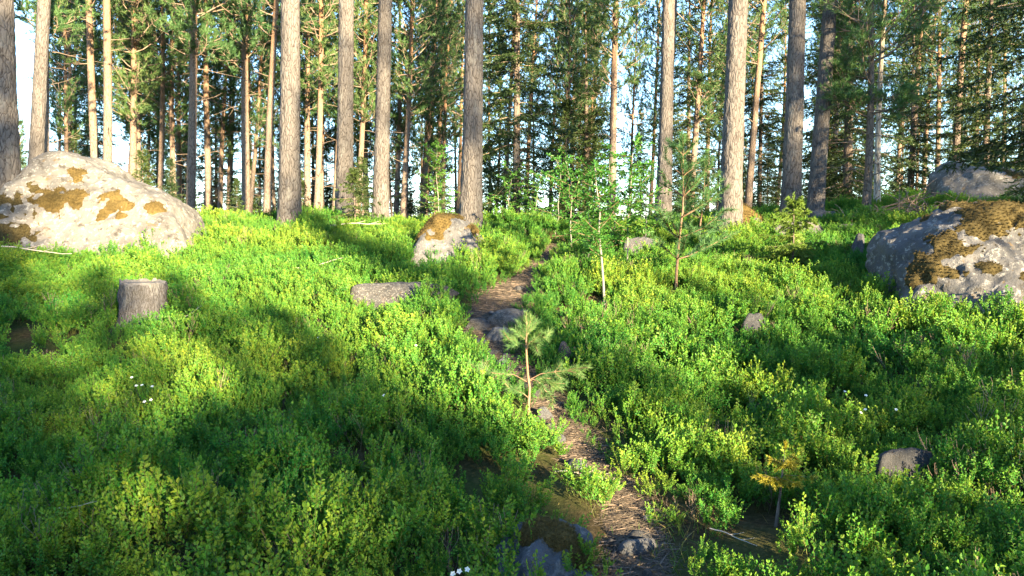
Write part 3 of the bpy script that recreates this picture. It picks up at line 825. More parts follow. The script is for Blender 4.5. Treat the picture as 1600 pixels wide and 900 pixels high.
BG = [gen_pine(31 + q, H, .22, cb, Lm, barkm=M_BARKBG, dead=dd, density=.6, nl=.115, nw=.017, nn=15) for q, (H, cb, Lm, dd) in enumerate([(14, 4.6, 1.8, 12), (15.5, 6, 1.9, 10), (13, 3.8, 1.7, 14), (16, 5.2, 1.9, 12), (12.5, 4.2, 1.6, 12)])]
SPR = [gen_spruce(51 + q, H, .22, Lm) for q, (H, Lm) in enumerate([(13, 2.1), (10, 1.8), (15, 2.2)])]
YSP = [gen_spruce(61 + q, H, .06, Lm, step=.17, z0=.2, fine=.75) for q, (H, Lm) in enumerate([(3.2, .85), (4.4, 1.0)])]
rg = np.random.default_rng(5)
bgl = [(67, 18, 2), (155, 25, 2), (166, 22, 2.5), (195, 29, 3), (205, 26, 2), (245, 27, 2.5), (272, 28, 2.6), (284, 34, 2), (297, 22, 3.2), (330, 30, 2.4), (346, 33, 3), (383, 23, 2.6), (392, 31, 2), (416, 22, 3.2), (482, 27, 2), (491, 25, 2), (499, 34, 2),
       (517, 29, 2), (527, 38, 2), (557, 27, 2.4), (570, 33, 2), (617, 30, 2.2), (628, 27, 1.6), (657, 40, 2), (676, 36, 2), (690, 33, 2.6), (716, 38, 2), (824, 36, 1.5), (858, 42, 2), (868, 36, 2), (892, 38, 1.6), (956, 24, 2.4), (1078, 28, 2), (1103, 34, 2), (1165, 27, 1.5),
       (1205, 38, 2), (1443, 38, 1), (1462, 33, 1), (1488, 28, 1.2), (1528, 34, 1), (1563, 36, 1), (110, 36, 2), (225, 40, 2), (315, 42, 2), (445, 40, 2), (640, 46, 2), (770, 46, 2), (925, 40, 2), (1010, 44, 2), (1130, 44, 2), (1300, 30, 2), (1398, 40, 2), (1420, 30, 1.5)]
for q, (px, t, lean) in enumerate(bgl):
    tree('pine_tree', BG[(q * 3 + q // 5) % 5], at(px + rg.uniform(-3, 3), t), rg.uniform(0, 6.28), R(lean + rg.normal(0, .7)), R(rg.normal(0, .8)), rg.uniform(.9, 1.12),
         'slim orange-barked pine among many behind the crest of the slope', group='slim pines behind the crest')
for q in range(46):
    t = rg.uniform(38, 90); px = rg.uniform(-260, 1860)
    tree('pine_tree', BG[q % 5], at(px, t), rg.uniform(0, 6.28), R(1 + rg.normal(0, 1)), 0, rg.uniform(.85, 1.2), 'distant pine whose crown closes the gaps of the far forest', group='far pines closing the forest')
for q, (px, t, k, s, lab) in enumerate([
        (806, 23, 2, 1.0, 'tall dark spruce with hanging branches right of the dome boulder pine'),
        (1322, 21, 0, 1.0, 'dark spruce behind the young bare-stemmed pine'),
        (1660, 11.8, 2, .95, 'dark spruce with drooping boughs at the rise above the lichen boulder'),
        (1535, 25, 1, 1.0, 'shaded spruce behind the low brown-topped boulder'),
        (915, 33, 1, 1.05, 'spruce far behind the rowan saplings'),
        (1185, 34, 2, .9, 'spruce in the gap right of the rough-barked pine'),
        (150, 42, 2, .9, 'dark spruce deep in the forest behind the wedge-shaped boulder'),
        (340, 46, 0, .95, 'dark spruce deep in the forest right of the wedge-shaped boulder'),
        (1075, 31, 0, .9, 'spruce behind the white-lit pine'),
        (560, 50, 1, 1.1, 'far spruce between the two pinkish pines'),
        (470, 44, 2, .75, 'far spruce behind the sun-bleached pine'), (250, 55, 2, .7, 'far spruce in the gap between slim pines left of the bleached pine'), (690, 52, 0, .8, 'far spruce above the dome boulder'), (620, 60, 1, 1.0, 'very distant spruce behind the pine turning orange'), (20, 48, 0, .9, 'far spruce beyond the slender leaning pine'), (1000, 55, 2, .7, 'very distant spruce left of the white-lit pine'),
        (1420, 27, 1, .8, 'dark spruce behind the brush pile')]):
    tree('spruce_tree', SPR[k], at(px, t), q * 2.1, 0, 0, s, lab)
for q in range(34):
    t = rg.uniform(26, 48); px = rg.uniform(60, 720) if q % 2 else rg.uniform(0, 1600)
    tree('pine_tree', BG[q % 5], at(px, t), rg.uniform(0, 6.28), R(1.5 + rg.normal(0, 1)), R(rg.normal(0, .8)), rg.uniform(.85, 1.05) if t > 33 else .9, 'slim orange-barked pine among many behind the crest of the slope', group='slim pines behind the crest').scale = (.7, .7, rg.uniform(.9, 1.1))
for q in range(66):
    t = rg.uniform(46, 95); px = rg.uniform(-100, 1700) if q % 2 else rg.uniform(100, 760)
    tree('distant_spruce', SPR[q % 3], at(px, t), q * 1.1, 0, 0, rg.uniform(.42, .62), 'low dark spruce deep in the shaded far forest', group='low spruces in the far forest')
for q in range(80):
    t = rg.uniform(18, 75); px = rg.uniform(-60, 1680)
    if 700 < px < 790 and t < 25: continue
    tree('young_spruce', YSP[q % 2], at(px, t), q * 1.3, 0, 0, rg.uniform(.55, 1.2) * (1 if t > 24 else .7), 'young spruce growing in the undergrowth behind the crest', group='young spruces of the undergrowth')

# trees behind the viewer that shade the slope: u across the sunlight, s towards the sun
def sunplace(u, s):
    a = R(SUN_RIGHT)
    x, y = u * math.cos(a) + s * math.sin(a), u * math.sin(a) - s * math.cos(a)
    return np.array([x, y, gz(x, y)])
SHADE = [  # kind, u, s, mesh, scale
    ('s', -2.4, 15, 1, .80), ('s', -.8, 14, 1, 1.0), ('s', -1.8, 13, 1, .8), ('s', -.4, 13, 1, .74), ('s', .4, 15, 1, .76), ('s', 1.2, 13.5, 1, .70), ('s', 1.85, 14.5, 1, .66), ('s', 2.0, 13, 'y1', 1.15), ('s', -3.6, 16, 1, .9), ('s', -5, 15, 1, .8), ('s', 1.6, 17.5, 1, .74),
    ('s', .7, 10, 'y1', 1.0), ('s', 1.4, 10.5, 'y1', 1.05), ('s', -.1, 10, 'y1', 1.0), ('s', 2.7, 8, 'y1', .66), ('s', 3.2, 8.3, 'y1', .74), ('s', 3.6, 7.6, 'y0', .62),
    ('p', 3.75, 9.5, 1, (.40, .40, .50)), ('p', 3.65, 12, 3, (.38, .38, .6)), ('s', 4.3, 11, 'y1', .98),
    ('s', 5.0, 8, 'y1', .93), ('s', 5.6, 8.6, 'y1', .93), ('s', 6.2, 8, 'y1', .86), ('s', 6.8, 8.5, 'y1', .80), ('s', 7.4, 8, 'y1', .74), ('s', 8.0, 8.6, 'y1', .74), ('s', 8.6, 8, 'y1', .70), ('s', 5.3, 10.5, 'y1', 1.03), ('s', 6.5, 10.5, 'y1', .94), ('s', 7.6, 10.5, 'y1', .84), ('s', 5.9, 11.5, 'y1', 1.0), ('s', 5.0, 12, 'y1', 1.08), ('s', 6.2, 13, 'y1', 1.08), ('s', 7.1, 13.5, 'y1', 1.05), ('s', 8.2, 12.5, 'y1', .9), ('s', 7.0, 11.5, 'y1', .95),
    ('s', -.55, 15.5, 2, .85), ('s', 11.0, 17, 2, .9), ('f', 4.75, 12, 1, (.22, .22, .5)), ('f', 8.1, 12, 2, (.42, .42, .46)), ('f', 6.1, 20, 0, (.5, .5, .8)), ('f', 6.0, 24, 1, (.5, .5, .85)), ('s', 11.6, 15, 2, .85), ('s', 14.5, 18, 0, .9), ('p', -3.6, 24, 0, 1.3)]
for q, (kd, u, s, k, scl) in enumerate(SHADE):
    me = FG[k] if kd == 'f' else BG[k] if kd == 'p' else (YSP[int(k[1])] if isinstance(k, str) else SPR[k])
    tree('pine_tree' if kd in 'pf' else 'spruce_tree', me, sunplace(u, s), q * 1.9, 0, 0, 1,  'unseen tree added beside the view to screen warm low sky off the slope', group='trees downhill that shade the slope').scale = (scl,) * 3 if np.isscalar(scl) else scl

rgo = np.random.default_rng(23)
for q in range(60):      # unseen forest added beside the sun gap to screen off warm low sky
    s_ = rgo.uniform(2, 45); u_ = rgo.choice([-1, 1]) * rgo.uniform(9, 30) + 3.5
    w_ = sunplace(u_, s_)
    if w_[1] > -1 and abs(w_[0]) < .75 * w_[1] + 4: continue
    tree('pine_tree' if q % 3 else 'spruce_tree', BG[q % 5] if q % 3 else SPR[q % 2], w_, q * 1.3, 0, 0, rgo.uniform(.9, 1.2), 'unseen tree added beside the view to screen warm low sky off the slope', group='trees downhill that shade the slope')

# young bare-stemmed pine and birch at the right
yp = gen_pine(71, 7.5, .135, 2.0, 1.5, whorl=.26, nl=.10, nw=.010, nn=16, nmat=M_YPINE, barkm=M_BARKBG, dead=26, dz0=.7, density=1.2)
tree('young_pine', yp, at(1350, 14.6), 0, R(2.4), 0, 1, 'young pine with bare reddish stem, dead lower twigs and bushy green top')
mb = MB(); gen_trunk(mb, 9, .11, 73, False, .1)
br = mb.mesh('birch_trunk', [M_BIRCH]); mb = MB(); rgb = np.random.default_rng(8)
A, B, bb, dd = [], [], [], []
for z in np.linspace(3.5, 8.8, 46):
    az = rgb.uniform(0, 6.28); d = np.array([math.cos(az), math.sin(az), .7]); p = np.array([0, 0, z])
    for s in range(5):
        d = norm(d + rgb.normal(0, .2, 3) - [0, 0, .08]); e = p + d * .28; A.append(p); B.append(e); p = e
        for _ in range(9): bb.append(p + rgb.normal(0, .09, 3)); dd.append(rgb.normal(0, 1, 3) - [0, 0, .5])
sticks(mb, A, B, .008, .005, 3, 0); leaves(mb, bb, np.array(dd), rgb.normal(size=(len(bb), 3)), .05, .04, 1, lv=rgb.uniform(0, 1, len(bb)))
tree('birch_tree', (br, mb.mesh('birch_crown', [M_TWIG, M_LEAF])), at(1368, 16.2), 0, R(1.5), 0, 1, 'white-stemmed birch close behind the young bare-stemmed pine')

# ------------------------------------------------------------------ saplings
def gen_young_pine(seed, H, Lb, levels, nl=.05, nw=.0022, nn=70, shoot=.12, sr=.012, top=.35, mats=None, lowbare=.25):
    rg = np.random.default_rng(seed)
    pts = [np.zeros(3) - [0, 0, .08]]; d = np.array([0, 0, 1.0])
    for s in range(10):
        d = norm(d + rg.normal(0, .06, 3) + [0, 0, .2]); pts.append(pts[-1] + d * (H + .08) / 10)
    pts = np.array(pts)
    mb = MB(); tube(mb, pts, np.linspace(sr, sr * .25, 11), 7)
    stem = mb.mesh('stem', [M_STEM]); mb = MB()
    A, B, ra, rb, tc, td = [], [], [], [], [], []
    def on(z): return np.array([np.interp(z, pts[:, 2], pts[:, 0]), np.interp(z, pts[:, 2], pts[:, 1]), z])
    for k in range(levels):
        f = k / max(levels - 1, 1); z = H * (lowbare + (1 - lowbare - .08) * f)
        for j in range(rg.integers(4, 6)):
            az = rg.uniform(0, 6.28); L = Lb * (1 - .72 * f) * rg.uniform(.6, 1.15); d = np.array([math.cos(az), math.sin(az), .15 + .6 * f]); p = on(z); ns = max(2, int(L / shoot))
            for s in range(ns):
                d = norm(d + [0, 0, .13] + rg.normal(0, .09, 3)); e = p + d * L / ns
                A.append(p); B.append(e); ra.append(sr * .4 * (1 - s / ns * .6)); rb.append(sr * .4 * (1 - (s + 1) / ns * .6))
                if s >= ns * .12:
                    tc.append((p + e) / 2); td.append(d)
                    for _ in range(2 if s < ns - 1 else 1):
                        sd = norm(d + rg.normal(0, .55, 3) + [0, 0, .25]); q = e + sd * shoot; A.append(e); B.append(q); ra.append(.003); rb.append(.002); tc.append((e + q) / 2); td.append(sd)
                p = e
    for z in np.arange(H * .72, H, shoot * .7): tc.append(on(z)); td.append([0, 0, 1])
    for _ in range(4):
        sd = norm(np.array([rg.normal(0, .3), rg.normal(0, .3), 1])); p = on(H * .97); q = p + sd * shoot * 1.3; A.append(p); B.append(q); ra.append(.004); rb.append(.002); tc.append((p + q) / 2); td.append(sd)
    sticks(mb, A, B, np.array(ra), np.array(rb), 4, 0)
    needles(mb, tc, td, nn, nl, nw, (25, 62), rg, 1, axial=shoot * .55)
    return stem, mb.mesh('needles', [M_STEM, M_YPINE])
yp1 = gen_young_pine(81, 1.75, .62, 6, nl=.065, nw=.006, nn=80, shoot=.13, sr=.02)
tree('pine_sapling', yp1, at(1056, 9.0), 0, R(-.5), 0, 1, 'young pine sapling with upright candle shoots among sunlit bilberry', 'sapling', names=('stem', 'needle_sprays'), sink=0)
yp2 = gen_young_pine(82, 1.35, .5, 5, nl=.065, nw=.006, nn=65, shoot=.13, sr=.018)
tree('pine_sapling', yp2, at(1093, 11.8), 1, R(1), 0, 1, 'smaller pine sapling behind the one with candle shoots', 'sapling', names=('stem', 'needle_sprays'), sink=0)

# little crooked pine in the path: own shape
rgp = np.random.default_rng(4)
base = at(826, 5.25)
def PL(px, py): return (P(px, py, 5.25) - P(826, 655, 5.25))
z_off = P(826, 655, 5.25)[2] - base[2]
stem_pts = np.array([PL(826, 655) + [0, 0, -z_off - .05], PL(826, 640), PL(828, 610), PL(825, 590), PL(823, 560), PL(822, 535), PL(824, 505)])
mb = MB(); tube(mb, stem_pts, [.011, .010, .009, .0085, .007, .0055, .003], 8)
st = mb.mesh('stem', [M_STEM]); mb = MB(); tc, td = [], []
A, B = [], []
def spray(p0, p1, dy, n):
    p0 = PL(*p0); p1 = PL(*p1) + np.array([0, dy, 0]); pr = p0
    for s in range(1, 5):
        q = p0 + (p1 - p0) * s / 4 + np.array([0, 0, .02 * math.sin(s / 4 * 3)]) + rgp.normal(0, .006, 3); A.append(pr); B.append(q)
        if s > 1:
            tc.append((pr + q) / 2); td.append(q - pr)
            for _ in range(n):
                sd = norm((q - pr) / np.linalg.norm(q - pr) + rgp.normal(0, .6, 3) + [0, 0, .2]); e = q + sd * .07; A.append(q); B.append(e); tc.append((q + e) / 2); td.append(sd)
        pr = q
spray((826, 598), (905, 578), -.05, 2); spray((826, 598), (868, 605), .05, 2); spray((830, 596), (862, 622), -.1, 1)
spray((823, 600), (742, 585), .05, 2); spray((825, 625), (795, 612), -.04, 1); spray((823, 548), (795, 535), .02, 1); spray((823, 545), (850, 530), -.03, 1); spray((823, 550), (835, 540), -.14, 1)
for (a, b_) in [((823, 540), (822, 490)), ((823, 530), (812, 508)), ((823, 528), (838, 508)), ((823, 530), (830, 500)), ((823, 535), (805, 520))]:
    p, q = PL(*a), PL(*b_) + [0, rgp.normal(0, .03), 0]; A.append(p); B.append(q); tc += [p + (q - p) * .4, p + (q - p) * .8]; td += [q - p, q - p]
sticks(mb, A, B, .004, .003, 4, 0)
needles(mb, tc, td, 100, .045, .0026, (20, 60), rgp, 1, axial=.035)
tree('pine_seedling', (st, mb.mesh('needle_sprays', [M_STEM, M_YPINE])), base, 0, 0, 0, 1, 'little crooked pine seedling growing beside the path with bare pale stem', 'sapling', names=('stem', 'needle_sprays'), sink=0)

def gen_broad(seed, pts, nb, Lb, ll, lw, start=.3, sr=.012, stemm=None, per=7, flat=False):
    rg = np.random.default_rng(seed); pts = np.array(pts, float)
    n = len(pts); mb = MB(); tube(mb, pts, np.linspace(sr, sr * .3, n), 7)
    stem = mb.mesh('stem', [stemm or M_GSTEM]); mb = MB(); A, B, bb, dd, nn_ = [], [], [], [], []
    cum = np.r_[0, np.cumsum(np.linalg.norm(np.diff(pts, axis=0), axis=1))]; cum /= cum[-1]
    for k in range(nb):
        f = start + (1 - start) * (k + .5) / nb
        p = np.array([np.interp(f, cum, pts[:, q]) for q in range(3)]); az = rg.uniform(0, 6.28)
        d = np.array([math.cos(az), math.sin(az), rg.uniform(.1, .7)]); L = Lb * (1.1 - f * .6) * rg.uniform(.6, 1.2)
        for s in range(4):
            d = norm(d + rg.normal(0, .15, 3)); e = p + d * L / 4; A.append(p); B.append(e)
            for _ in range(per):
                q = p + (e - p) * rg.random(); ld = norm(d * .5 + rg.normal(0, .7, 3) * [1, 1, .45]); bb.append(q + ld * .012); dd.append(ld); nn_.append(np.array([0, 0, 1]) + rg.normal(0, .35, 3))
            p = e
    sticks(mb, A, B, .004, .002, 3, 0)
    leaves(mb, bb, np.array(dd), np.array(nn_), ll * rg.uniform(.7, 1.2, len(bb)), lw * rg.uniform(.8, 1.1, len(bb)), 1, lv=rg.uniform(0, 1, len(bb)))
    return stem, mb.mesh('foliage', [M_STEM, M_LEAF])
def curve_pts(pix, t):
    b0 = P(pix[0][0], pix[0][1], t); g = at(pix[0][0], t)
    out = [np.array([0, 0, -.1])] + [P(a, c_, t) - b0 + [0, 0, max(0, b0[2] - g[2]) * (1 if j else 0)] for j, (a, c_) in enumerate(pix)]
    return g, out
g, pts = curve_pts([(946, 478), (943, 440), (940, 400), (936, 365), (938, 330), (932, 290), (930, 262)], 8.2)
tree('rowan_sapling', gen_broad(91, pts, 34, .42, .055, .024, .42, .016, M_GSTEM, 7), g, 0, 0, 0, 1, 'leafy sapling with a crooked pale grey stem among the bilberry', 'sapling', names=('stem', 'foliage'), sink=0)
g, pts = curve_pts([(980, 402), (981, 350), (985, 300), (987, 260), (989, 232)], 10.2)
tree('rowan_sapling', gen_broad(92, pts, 40, .5, .055, .026, .3, .011, M_GSTEM, 10), g, 0, 0, 0, 1, 'tall slender leafy sapling with a straight thin stem', 'sapling', names=('stem', 'foliage'), sink=0)
for q, (px, t, h, sd, nb, lab) in enumerate([
        (913, 10.4, 1.3, 93, 30, 'small leafy sapling left of the crooked grey sapling'), (890, 12.5, 1.5, 94, 34, 'bushy sapling above the end of the path'),
        (868, 14.0, 1.3, 95, 30, 'low leafy bush where the path goes over the crest'), (690, 15.5, 1.7, 96, 46, 'green deciduous bush behind the dome boulder'),
        (800, 16.0, 1.2, 97, 32, 'low deciduous bush beside the dark grey pine'), (1010, 12.6, 1.3, 98, 34, 'leafy bush at the foot of the white-lit pine'), (960, 13.4, 1.6, 99, 40, 'leafy bush behind the tall slender sapling'),
        (840, 17.5, 1.4, 100, 36, 'bush standing behind the crest at the end of the path')]):
    rr = np.random.default_rng(sd); pts = [np.array([0, 0, -.1])]
    for s in range(7): pts.append(pts[-1] + np.array([rr.normal(0, .03), rr.normal(0, .03), (h + .1) / 7]))
    tree('leafy_sapling', gen_broad(sd, pts, int(nb * .75), .55, .055, .03, .2, .011, M_GSTEM, 9), at(px, t), 0, 0, 0, 1, lab, 'sapling', names=('stem', 'foliage'), sink=0)

# small spruces near the camera
sp1 = gen_spruce(101, 1.05, .024, .62, step=.085, z0=.12, nmat=M_YSPRUCE, fine=.36, npt=7, nn=11, dens=.6)
tree('spruce_sapling', sp1, at(1238, 10.4), 0, 0, 0, 1, 'little bright green spruce with flat tiers of branches', 'sapling', sink=0)
sp2 = gen_spruce(102, .23, .010, .19, step=.045, z0=.12, nmat=M_YELSPRUCE, fine=.16, npt=4, nn=9, dens=.5)
tree('spruce_seedling', sp2, at(1222, 3.95), 0, R(6), 0, 1.5, 'tiny yellowed spruce seedling in the sunlit bilberry', 'sapling', sink=-.07)
LOWZ.append(((1222 - 800) / F * 3.95, 3.8, .2, .25, .6))
sp3 = gen_spruce(103, 1.0, .024, .55, step=.085, z0=.1, fine=.4, npt=4, nn=6, dens=.6)
tree('spruce_sapling', sp3, at(556, 13.6), 0, 0, 0, 1.1, 'small dark spruce between the two pinkish pine trunks', 'sapling', sink=0)

# ------------------------------------------------------------------ stump, dead wood
c = at(221, 7.25); top = P(221, 439, 7.25)[2]; hgt = top - c[2]
root = tag(obj('tree_stump', None, loc=c), 'weathered grey tree stump sawn flat, standing in shaded bilberry', 'stump')
zs = np.linspace(-.2, hgt, 40); sides = 60; a = np.arange(sides) * 2 * math.pi / sides
TH = np.tile(a, 40); ZZ = np.repeat(zs, sides)
rr = .195 + .05 * np.exp(-np.maximum(ZZ, 0) / .1) + bark_relief(TH, .2, ZZ, 77, .02) + .012 * np.sin(TH * 3 + 1)
rr = np.where(ZZ > hgt - .002, rr - .004, rr)
jag = vnoise(np.c_[np.cos(TH) * 4, np.sin(TH) * 4, np.zeros(len(TH))], 12) * .022 + vnoise(np.c_[np.cos(TH) * 13, np.sin(TH) * 13, np.zeros(len(TH))], 13) * .010
V = np.c_[rr * np.cos(TH), rr * np.sin(TH), ZZ + (.02 * np.cos(TH - 2) + jag) * (ZZ > 0) * (np.maximum(ZZ, 0) / hgt) ** 3]
i, k = np.meshgrid(np.arange(39), np.arange(sides), indexing='ij'); k2 = (k + 1) % sides
mb = MB(); mb.add(V, np.stack([i * sides + k, i * sides + k2, (i + 1) * sides + k2, (i + 1) * sides + k], -1).reshape(-1, 4), 0, smooth=True)
obj('bark', mb.mesh('stump_bark', [M_STUMP]), root)
rim = V[-sides:]; mid = rim * [.8, .8, 0] + [0, 0, hgt - .012]; ctr = np.array([[0, 0, hgt - .02]]); k = np.arange(sides); k2 = (k + 1) % sides
mb = MB(); mb.add(np.vstack([rim, mid]), np.stack([k, k2, k2 + sides, k + sides], 1), 0); mb.add(np.vstack([mid, ctr]), np.stack([k, k2, np.full(sides, sides)], 1), 0)
obj('sawn_top', mb.mesh('sawn_top', [M_ENDGRAIN]), root)
EXCL.append((c[0], c[1], .2, .2, 0)); EXCL.append((c[0] + .02, c[1] - .3, .2, .2, 0)); LOWZ.append((c[0], c[1] - .7, .4, .8, .72))

def stick_mesh(seed, L, r, crook=.12, fork=True):
    rg = np.random.default_rng(seed); mb = MB(); pts = [np.zeros(3)]; d = np.array([1.0, 0, 0])
    for s in range(9): d = norm(d + rg.normal(0, crook, 3) * [1, 1, .6]); pts.append(pts[-1] + d * L / 9)
    pts = np.array(pts) - np.array(pts).mean(0); tube(mb, pts, np.linspace(r, r * .35, 10), 6)
    if fork:
        for s in (4, 6): e = norm(np.array([.8, rg.choice([-1, 1]) * .6, .2])); tube(mb, np.array([pts[s], pts[s] + e * L * .12, pts[s] + e * L * .22 + [0, 0, .01]]), np.array([r * .5, r * .35, r * .2]), 5)
    return mb.mesh('stick', [M_DEAD])
ST = [stick_mesh(200 + q, 1.0, .011, .10 + .05 * (q % 3)) for q in range(5)]
def stick(px, py, t, L, rz, lab, k=0, up=.0, ry=0.0):
    p = P(px, py, t); o = obj('fallen_branch', ST[k], loc=p, rot=(0, ry, rz), scale=L); tag(o, lab, 'branch'); return o
stick(45, 390, 9.3, .95, .15, 'long bowed grey branch lying on bilberry below the wedge-shaped boulder', 0)
stick(303, 486, 6.9, .22, .9, 'short grey twig lying right of the stump', 1, ry=-.5)
stick(120, 790, 3.3, .2, .1, 'thin pale twig caught in the foreground bilberry', 2)
stick(1145, 838, 3.55, .28, -.9, 'thin curved twig on the right rim of the path', 3)
stick(915, 742, 4.5, .36, -.35, 'bare forked root lying across the path', 4)
stick(770, 408, 10.6, .5, .2, 'brown dead branch at the edge of the path bend', 1)
stick(500, 412, 9.4, .6, .3, 'dead branch in the shaded bilberry near the crest', 2)
stick(560, 350, 12.3, .9, .05, 'grey fallen branch below the pine turning orange', 3)

# brush pile
root = tag(obj('brush_pile', None, loc=at(1432, 13.0)), 'heap of dry brown branches beyond the lichen boulder', 'brush pile')
rgq = np.random.default_rng(17); BR = [stick_mesh(220 + q, 1.0, .009, .2) for q in range(5)]
for me in BR: me.materials.clear(); me.materials.append(M_TWIG)
for q in range(70):
    u = rgq.normal(0, .42); hh = max(.03, .42 * math.exp(-(u / .45) ** 2) * rgq.random())
    obj('branch', BR[q % 5], root, loc=(u, rgq.normal(0, .28), hh), rot=(rgq.uniform(0, 6), rgq.normal(0, .35), rgq.uniform(0, 6.28)), scale=rgq.uniform(.5, 1.15))
for q in range(5):
    obj('branch', BR[q], root, loc=(.45 + q * .16, -.3, .35), rot=(0, -1.1 + .2 * q, .4 * q), scale=.75)
EXCL.append((root.location.x, root.location.y, .7, .4, 0))

# white flowers
mb = MB(); rgf = np.random.default_rng(3)
for k in range(5):
    a = k * 1.2566; leaves(mb, [[0, 0, .0]], np.array([[math.cos(a), math.sin(a), .35]]), np.array([[0, 0, 1.0]]), .011, .009, 0, lv=np.array([.5]))
tube(mb, np.array([[0, 0, -.14], [.004, 0, -.07], [0, 0, 0]]), .0011, 4, 1)
FLW = mb.mesh('white_flower', [M_PETAL, M_BILSTEM])
flowers = [(213, 603, 4.9), (222, 602, 4.9), (238, 604, 4.85), (226, 628, 4.6), (236, 625, 4.65), (206, 590, 5.0), (1352, 640, 4.9), (1353, 618, 5.1), (1400, 640, 4.9), (1320, 612, 5.2), (1345, 645, 4.85), (718, 893, 2.8), (708, 897, 2.8), (730, 890, 2.85), (650, 540, 6.3), (497, 528, 6.4), (600, 618, 5.0)]
for px, py, t in flowers:
    p = P(px, py, t - .12)
    o = obj('white_flower', FLW, loc=p, rot=(R(65), 0, rgf.normal(0, .5)), scale=1.0)
    o.rotation_euler = (R(rgf.uniform(25, 60)), 0, rgf.uniform(-.6, .6))
    tag(o, 'tiny white flower nodding above the bilberry leaves', 'flower', 'white flowers in the bilberry')

# ------------------------------------------------------------------ ground cover
def gen_sprig(seed, dry=False):
    rg = np.random.default_rng(seed); mb = MB(); A, B, ra, bb, dd, nn_, lv = [], [], [], [], [], [], []
    def shoot(p, d, L, n, r):
        side = rg.uniform(0, 6.28); st = L / n
        for s in range(n):
            d = norm(d + [0, 0, .10] + rg.normal(0, .09, 3)); e = p + d * st; A.append(p); B.append(e); ra.append(r)
            ref = norm(np.cross(d, [math.cos(side), math.sin(side), .2])); sg = 1 if s % 2 else -1
            ld = norm(d * .75 + ref * sg * .75 + rg.normal(0, .18, 3)); bb.append(e); dd.append(ld); nn_.append(norm(np.cross(ref, d) * rg.choice([1, -1]) * .7 + np.array([0, 0, .35]) + rg.normal(0, .45, 3))); lv.append(.25 + .6 * s / n + rg.uniform(-.25, .25))
            p = e
        bb.append(p); dd.append(norm(d + [0, 0, .3])); nn_.append(norm(rg.normal(size=3))); lv.append(rg.uniform(.6, 1))
    for m_ in range(2):
        az = rg.uniform(0, 6.28); d = norm(np.array([math.cos(az) * .35, math.sin(az) * .35, 1])); p = np.array([rg.normal(0, .02), rg.normal(0, .02), -.04])
        for s in range(5):
            d = norm(d + rg.normal(0, .13, 3)); e = p + d * .044; A.append(p); B.append(e); ra.append(.0016)
            p = e
            if s >= 1:
                for _ in range(3 if s > 1 else 1):
                    a2 = rg.uniform(0, 6.28); sd = norm(d * .75 + np.array([math.cos(a2), math.sin(a2), .15]) * .75); shoot(p, sd, rg.uniform(.06, .115), rg.integers(9, 13), .001)
        shoot(p, d, rg.uniform(.08, .12), 10, .0011)
    sticks(mb, A, B, np.array(ra), np.array(ra) * .8, 3, 1)
    n = len(bb); s = rg.uniform(.75, 1.15, n)
    if not dry: leaves(mb, bb, np.array(dd), np.array(nn_), .017 * s, .0108 * s, 0, .22, np.clip(lv, 0, 1))
    me = mb.mesh('bilberry_sprig', [M_BIL, M_TWIG if dry else M_BILSTEM]); return me
def scatter(name, meshes, pts, rot, scl, idx, tint):
    col = bpy.data.collections.new(name + '_sources')
    for q, me in enumerate(meshes): col.objects.link(bpy.data.objects.new('%s_source_%02d' % (name, q), me))
    me = bpy.data.meshes.new(name); me.vertices.add(len(pts)); me.vertices.foreach_set('co', np.asarray(pts, np.float32).ravel())
    for nm, typ, dat, key in (('rot', 'FLOAT_VECTOR', rot, 'vector'), ('scl', 'FLOAT', scl, 'value'), ('idx', 'INT', idx, 'value'), ('tint', 'FLOAT', tint, 'value')):
        at_ = me.attributes.new(nm, typ, 'POINT'); at_.data.foreach_set(key, np.asarray(dat, np.int32 if typ == 'INT' else np.float32).ravel())
    o = obj(name, me)
    ng = bpy.data.node_groups.new(name, 'GeometryNodeTree')
    ng.interface.new_socket('Geometry', in_out='INPUT', socket_type='NodeSocketGeometry'); ng.interface.new_socket('Geometry', in_out='OUTPUT', socket_type='NodeSocketGeometry')
    gi = ng.nodes.new('NodeGroupInput'); go = ng.nodes.new('NodeGroupOutput'); ip = ng.nodes.new('GeometryNodeInstanceOnPoints'); ci = ng.nodes.new('GeometryNodeCollectionInfo')
    ci.inputs['Collection'].default_value = col; ci.inputs['Separate Children'].default_value = True; ci.inputs['Reset Children'].default_value = True
    def na(n, t):
        a = ng.nodes.new('GeometryNodeInputNamedAttribute'); a.data_type = t; a.inputs['Name'].default_value = n; return a.outputs['Attribute']
    L = ng.links.new
    L(gi.outputs[0], ip.inputs['Points']); L(ci.outputs[0], ip.inputs['Instance']); ip.inputs['Pick Instance'].default_value = True
    L(na('idx', 'INT'), ip.inputs['Instance Index'])
    er = ng.nodes.new('FunctionNodeEulerToRotation'); L(na('rot', 'FLOAT_VECTOR'), er.inputs[0]); L(er.outputs[0], ip.inputs['Rotation'])
    L(na('scl', 'FLOAT'), ip.inputs['Scale']); L(ip.outputs[0], go.inputs[0])
    md = o.modifiers.new('scatter', 'NODES'); md.node_group = ng
    return o
def excl_mask(x, y, grow=1.0):
    k = np.ones(len(x), bool)
    for (cx_, cy_, rx, ry, a) in EXCL:
        dx, dy = x - cx_, y - cy_; c_, s_ = math.cos(a), math.sin(a)
        k &= ((dx * c_ + dy * s_) / (rx * grow)) ** 2 + ((-dx * s_ + dy * c_) / (ry * grow)) ** 2 > 1
    return k
rgs = np.random.default_rng(77)
NB = 8
SPRIGS = [gen_sprig(300 + q, q >= 8) for q in range(NB + 2)]
ncand = 172000
y = 1.3 + (24 - 1.3) * rgs.random(ncand) ** .80
half = .72 * y + 1.6
